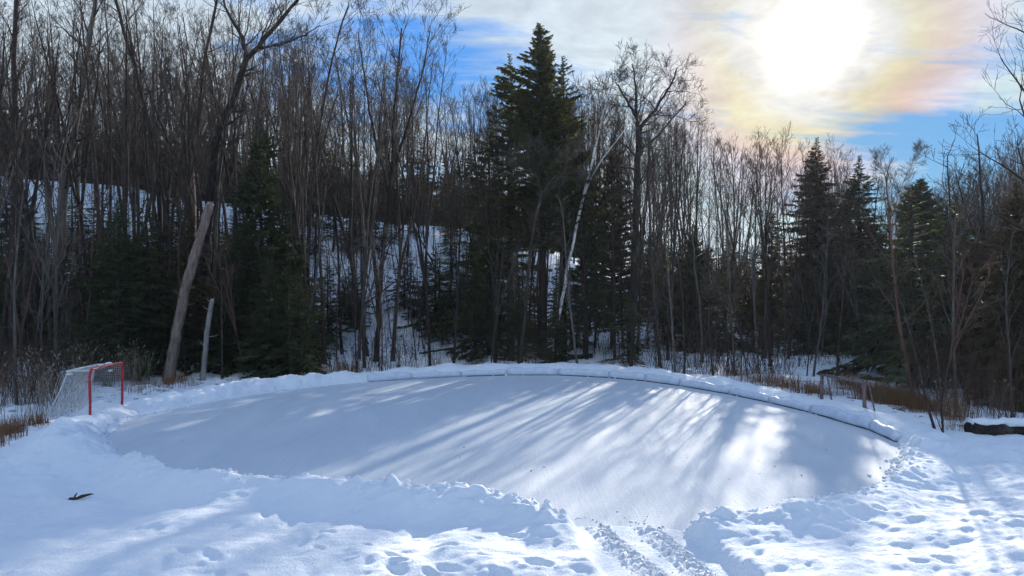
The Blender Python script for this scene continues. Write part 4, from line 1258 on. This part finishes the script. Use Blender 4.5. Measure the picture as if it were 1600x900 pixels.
# rusty grass clumps: right bank, left edge, small tufts behind the far bank
for (p0, p1, n, h, sp) in (((1170, 595), (1300, 612), 80, .62, .35), ((1300, 600), (1440, 640), 130, .62, .4), ((1380, 620), (1500, 668), 100, .62, .4), ((1490, 655), (1510, 668), 14, .9, .3), ((1080, 575), (1180, 592), 24, .5, .35),
                        ((470, 583), (560, 578), 26, .62, .3), ((200, 606), (300, 596), 24, .45, .35), ((10, 672), (72, 668), 26, .48, .22), ((-20, 690), (10, 690), 8, .5, .2), ((930, 572), (1080, 580), 16, .4, .4), ((560, 575), (780, 560), 10, .35, .4), ((1400, 560), (1520, 600), 30, .6, .5)):
    for i in range(n):
        u = rr.random(); px = p0[0] + (p1[0] - p0[0]) * u; py = p0[1] + (p1[1] - p0[1]) * u + rr.uniform(-8, 8)
        x, y = WP(px, py); y += rr.uniform(-.5, .5)
        if sdist(x, y) < 1.15 or (8.3 < x < 10.4 and 17 < y < 22.5 and rr.random() < .75): continue
        if fbm(np.array([x * .9]), np.array([y * .9]), 301, 2)[0] < -.16: continue
        blades(mb, x, y, gz(x, y), rr.randint(14, 34), h * rr.uniform(.6, 1.1), sp, rr, .005)
tag(obj('dry_grass', mb.mesh('dry_grass', M['grass'])), 'rusty brown dry grass growing out of the snow behind the banks', 'grass', kind='stuff')
mb = MB()
for i in range(70):
    px = rr.uniform(-20, 250); py = rr.uniform(570, 650) if px < 130 else rr.uniform(560, 600)
    x, y = WP(px, py)
    if sdist(x, y) < 2.2 or (-12.6 < x < -9.6 and 17 < y < 22): continue
    blades(mb, x, y, gz(x, y), 14, 1.5, .45, rr, .006, .4, .35)
for i in range(40):
    px = rr.uniform(1380, 1600); py = rr.uniform(575, 655); x, y = WP(px, py)
    if sdist(x, y) < 2.0: continue
    blades(mb, x, y, gz(x, y), 12, 1.0, .4, rr, .005, .4, .1)
tag(obj('dry_reeds', mb.mesh('dry_reeds', M['reed'])), 'pale dry reeds with seed heads standing in snow round the goals', 'reeds', kind='stuff')

mb = MB(); rng_n = np.random.default_rng(4)
N = 0
while N < 9500:                              # thin tangled brush under the trees
    px = rr.uniform(-60, 1660); d = 27.5 + 26 * rr.random() ** 1.7
    if px < 820 and rr.random() < .35: d = rr.uniform(42, 66)
    if px > 1430 or px < 120: d = rr.uniform(20, 44)
    x = (px - 800) / FPX * d
    if fbm(np.array([x * .4]), np.array([d * .4]), 200, 2)[0] < (.02 if px > 1000 else -.12): N += 1; continue
    if wood_ok(px, d) < 1.9: N += 1; continue
    z = gz(x, d); h = rr.uniform(.5, 2.2) * (1.25 if px < 450 or px > 1000 else .8)
    a = rr.uniform(0, 6.28); l = h * rr.uniform(.05, .7)
    p0 = np.array([x, d, z - .05]); p2 = p0 + [l * math.cos(a), l * math.sin(a), h]; p1 = (p0 + p2) / 2 + [0, 0, h * .1]
    r = rr.uniform(.005, .013)
    tube(mb, [p0, p1, p2], [r, r * .8, r * .35], 3)
    for j in range(rr.randint(2, 5)):
        s = rr.uniform(.3, .95); b = p0 + (p2 - p0) * s; q = b + np.array([rr.uniform(-.4, .4), rr.uniform(-.4, .4), rr.uniform(-.05, .4)]) * h * .6
        tube(mb, [b, (b + q) / 2 + [0, 0, .04], q], [r * .6, r * .5, r * .3], 3)
    N += 1
for i in range(820):                         # pole-thin young growth up the slope and under the wood
    if i < 630: px = rr.uniform(-60, 830); d = rr.uniform(40, 60)
    else: px = rr.uniform(830, 1420); d = rr.uniform(36, 56)
    x = (px - 800) / FPX * d; z = gz(x, d); h = rr.uniform(2.5, 7)
    p0 = np.array([x, d, z - .05]); p2 = p0 + [rr.gauss(0, .09) * h, rr.gauss(0, .09) * h, h]; p1 = (p0 + p2) / 2 + [rr.gauss(0, .1), 0, 0]
    r = rr.uniform(.014, .035); tube(mb, [p0, p1, p2], [r, r * .8, r * .3], 4)
    for j in range(9):
        s_ = rr.uniform(.2, .97); b = p0 + (p2 - p0) * s_; a = rr.uniform(0, 6.28); l = h * rr.uniform(.06, .2) * (1.2 - s_)
        q = b + np.array([math.cos(a) * l, math.sin(a) * l, l * rr.uniform(.1, 1.0)])
        tube(mb, [b, (b + q) / 2 + [0, 0, .03], q], [r * .4, r * .3, r * .15], 3)
tag(obj('undergrowth', mb.mesh('undergrowth', M['twig'])), 'tangled leafless brush between the trunks of the wood', 'undergrowth', kind='stuff')

mb2_ = MB()
for i in range(1500):                        # ruddy shrub tangle at the right end of the rink
    px = rr.uniform(1400, 1680) if i > 260 else rr.uniform(-40, 90); d = rr.uniform(16.5, 28); x = (px - 800) / FPX * d
    if sdist(x, d) < (2.2 if px > 1480 else 3.2) or fbm(np.array([x * .7]), np.array([d * .7]), 203, 2)[0] < -.05: continue
    z = gz(x, d); h = rr.uniform(.7, 2.4); a = rr.uniform(0, 6.28); l = h * rr.uniform(.05, .6)
    p0 = np.array([x, d, z - .05]); p2 = p0 + [l * math.cos(a), l * math.sin(a), h]; r = rr.uniform(.004, .009)
    tube(mb2_, [p0, (p0 + p2) / 2 + [0, 0, h * .1], p2], [r, r * .8, r * .35], 3)
    for j in range(rr.randint(4, 8)):
        s_ = rr.uniform(.25, .97); b = p0 + (p2 - p0) * s_; q = b + np.array([rr.uniform(-.3, .3), rr.uniform(-.3, .3), rr.uniform(0, .4)]) * h * .5
        tube(mb2_, [b, (b + q) / 2 + [0, 0, .04], q], [r * .6, r * .5, r * .3], 3)
tag(obj('reddish_brush', mb2_.mesh('reddish_brush', M['rtwig'])), 'reddish brown bare shrub tangle at the ends of the rink', 'brush', kind='stuff')

# snow clods along the cleared banks
mb = MB()
ico = [(0, 0, 1), (.89, 0, .45), (.28, .85, .45), (-.72, .53, .45), (-.72, -.53, .45), (.28, -.85, .45), (.72, .53, -.45), (-.28, .85, -.45), (-.89, 0, -.45), (-.28, -.85, -.45), (.72, -.53, -.45), (0, 0, -1)]
icf = [(0, 1, 2), (0, 2, 3), (0, 3, 4), (0, 4, 5), (0, 5, 1), (1, 6, 2), (2, 7, 3), (3, 8, 4), (4, 9, 5), (5, 10, 1), (6, 7, 2), (7, 8, 3), (8, 9, 4), (9, 10, 5), (10, 6, 1), (6, 11, 7), (7, 11, 8), (8, 11, 9), (9, 11, 10), (10, 11, 6)]
ico = np.array(ico)
segs = np.arange(len(OUT)); tang = np.roll(OUT, -1, 0) - np.roll(OUT, 1, 0); tang /= np.linalg.norm(tang, axis=1)[:, None]
nor = np.stack([tang[:, 1], -tang[:, 0]], 1)
tst = OUT + nor * .1
sdt = edge_field(tst[:, 0], tst[:, 1])[0]; nor = np.where((sdt < 0)[:, None], -nor, nor)
cx, cy_l, cs = [], [], []
for i in range(len(OUT)):
    kd = OATT[i][1]
    if kd < .5: dens = 1.6
    elif OUT[i][1] > 15: dens = 5
    else: dens = 16
    if 0.7 < OUT[i][0] < 2.5 and OUT[i][1] < 12: dens = 4
    L = np.linalg.norm(OUT[(i + 1) % len(OUT)] - OUT[i])
    for _ in range(int(dens * L * 2.2)):
        o = rr.gauss(.08, .12); s = rr.uniform(.015, .05) * (1.0 if rr.random() < .93 else 1.7)
        j = (i + 1) % len(OUT); u = rr.random(); p = OUT[i] * (1 - u) + OUT[j] * u + nor[i] * o
        cx.append(p[0]); cy_l.append(p[1]); cs.append(s)
for _ in range(200):                          # crumbs thrown up by the tyres
    y = rr.uniform(7.5, 10.6); tr = TRACKS[rr.randrange(2)]
    x = np.interp(y, [p[1] for p in tr][::-1], [p[0] for p in tr][::-1]) + rr.gauss(0, .13)
    cx.append(x); cy_l.append(y); cs.append(rr.uniform(.008, .022))
cx = np.array(cx); cy_l = np.array(cy_l); cz = np.maximum(terrain(cx, cy_l), 0)
for x, y, z, s in zip(cx, cy_l, cz, cs):
    V = ico * (s * rng_n.uniform(.6, 1.25, (12, 1))) * np.array([1.2, 1, .8]) + np.array([x, y, z + s * .15])
    mb.add(V, None, icf)
tag(obj('snow_clods', mb.mesh('snow_clods', M['snow'], True)), 'loose clods of snow along the cleared bank and the tyre tracks', 'snow clods', kind='stuff')

# the wood beyond: reads as one mass
low = []
for i in range(6):
    H = [15, 17, 14, 16, 13, 18][i]
    t_, c_ = bare_tree(900 + i, H, .13, .35, 13, .2, [0, 2, 0, 3, 0, 2][i], .04, 3, (6, 4, 2), .012, (18, 42))
    both = MB(); both.merge(t_); both.merge(c_); low.append((H, both))
mb = MB()
for i in range(290):
    px = rr.uniform(-160, 1780)
    if 980 < px < 1400 and rr.random() < .4: continue
    d = rr.uniform(66, 105); x = (px - 800) / FPX * d; z = gz(x, d)
    top = sky_h(px, d, rr.uniform(70, 190) if px < 740 else rr.uniform(6, 60)); h = max(6, min(top - z, 20)); H, lb = low[i % 6]; f = h / H
    mb.merge(lb, rr.uniform(0, 6.28), (f ** .5, f ** .5, f), (x, d, z))
tag(obj('distant_wood', mb.mesh('distant_wood', M['twig'])), 'far leafless wood on and beyond the ridge, a mass of fine trunks', 'distant wood', kind='stuff')
mb = MB()
ft, fc = conifer(77, 6, 1.5, 'hemlock', nb=90, spray=9, base=.02, fs=1.9)
fb = MB(); fb.merge(ft); fb.merge(fc)
for i in range(300):
    px = rr.uniform(-160, 1780) if i < 110 else rr.uniform(-160, 790); d = rr.uniform(59, 88); x = (px - 800) / FPX * d; z = gz(x, d); h = rr.uniform(4, 9); f = h / 6
    mb.merge(fb, rr.uniform(0, 6.28), (f, f, f), (x, d, z))
tag(obj('distant_evergreens', mb.mesh('distant_evergreens', M['olive'])), 'far dark evergreens under the wood beyond the ridge', 'distant wood', kind='stuff')

# ------------------------------------------------------------------ labels: tell look-alikes apart by their order from the left
def bearing(o): return o.location.x / max(o.location.y, .1)


sets = {}
for o in COL.objects:
    if o.parent is None and o.get('group') in ('leafless trees of the wood', 'saplings along the edge of the wood', 'small firs below the bare trees', 'evergreens along the ridge', 'dead leaves scattered on the ice'):
        sets.setdefault(o['label'], []).append(o)
for lab, os_ in sets.items():
    n_ = len(os_)
    if n_ == 1 or n_ > 20: continue
    os_.sort(key=bearing)
    for i_, o in enumerate(os_):
        w_ = 'leftmost' if i_ == 0 else 'rightmost' if i_ == n_ - 1 else ORD[i_] + ' from left'
        head, _, tail = lab.partition(', ')
        o['label'] = head + ' ' + '(' + w_ + '), ' + tail if False else w_ + ' ' + head + ', ' + tail

# ------------------------------------------------------------------ haze volume added to lift the dark wood, like veiling glare
hb_ = MB()
x0, x1, y0, y1, z0_, z1_ = -250, 250, -170, 430, -2.5, 45
V = [(x, y, z) for x in (x0, x1) for y in (y0, y1) for z in (z0_, z1_)]
hb_.add(V, [(0, 1, 3, 2), (4, 6, 7, 5), (0, 4, 5, 1), (2, 3, 7, 6), (0, 2, 6, 4), (1, 5, 7, 3)])
hm = bpy.data.materials.new('haze'); hm.use_nodes = True
T = NT(hm.node_tree); pv = T.n('ShaderNodeVolumePrincipled'); oo = T.n('ShaderNodeOutputMaterial'); T.link(pv.outputs[0], oo.inputs['Volume'])
pv.inputs['Density'].default_value = 0.00028; pv.inputs['Color'].default_value = (0.80, 0.86, 1.0, 1); pv.inputs['Anisotropy'].default_value = 0.25
tag(obj('haze', hb_.mesh('haze', hm)), 'thin bluish haze volume added to lift the dark parts of the wood', 'haze', kind='stuff')
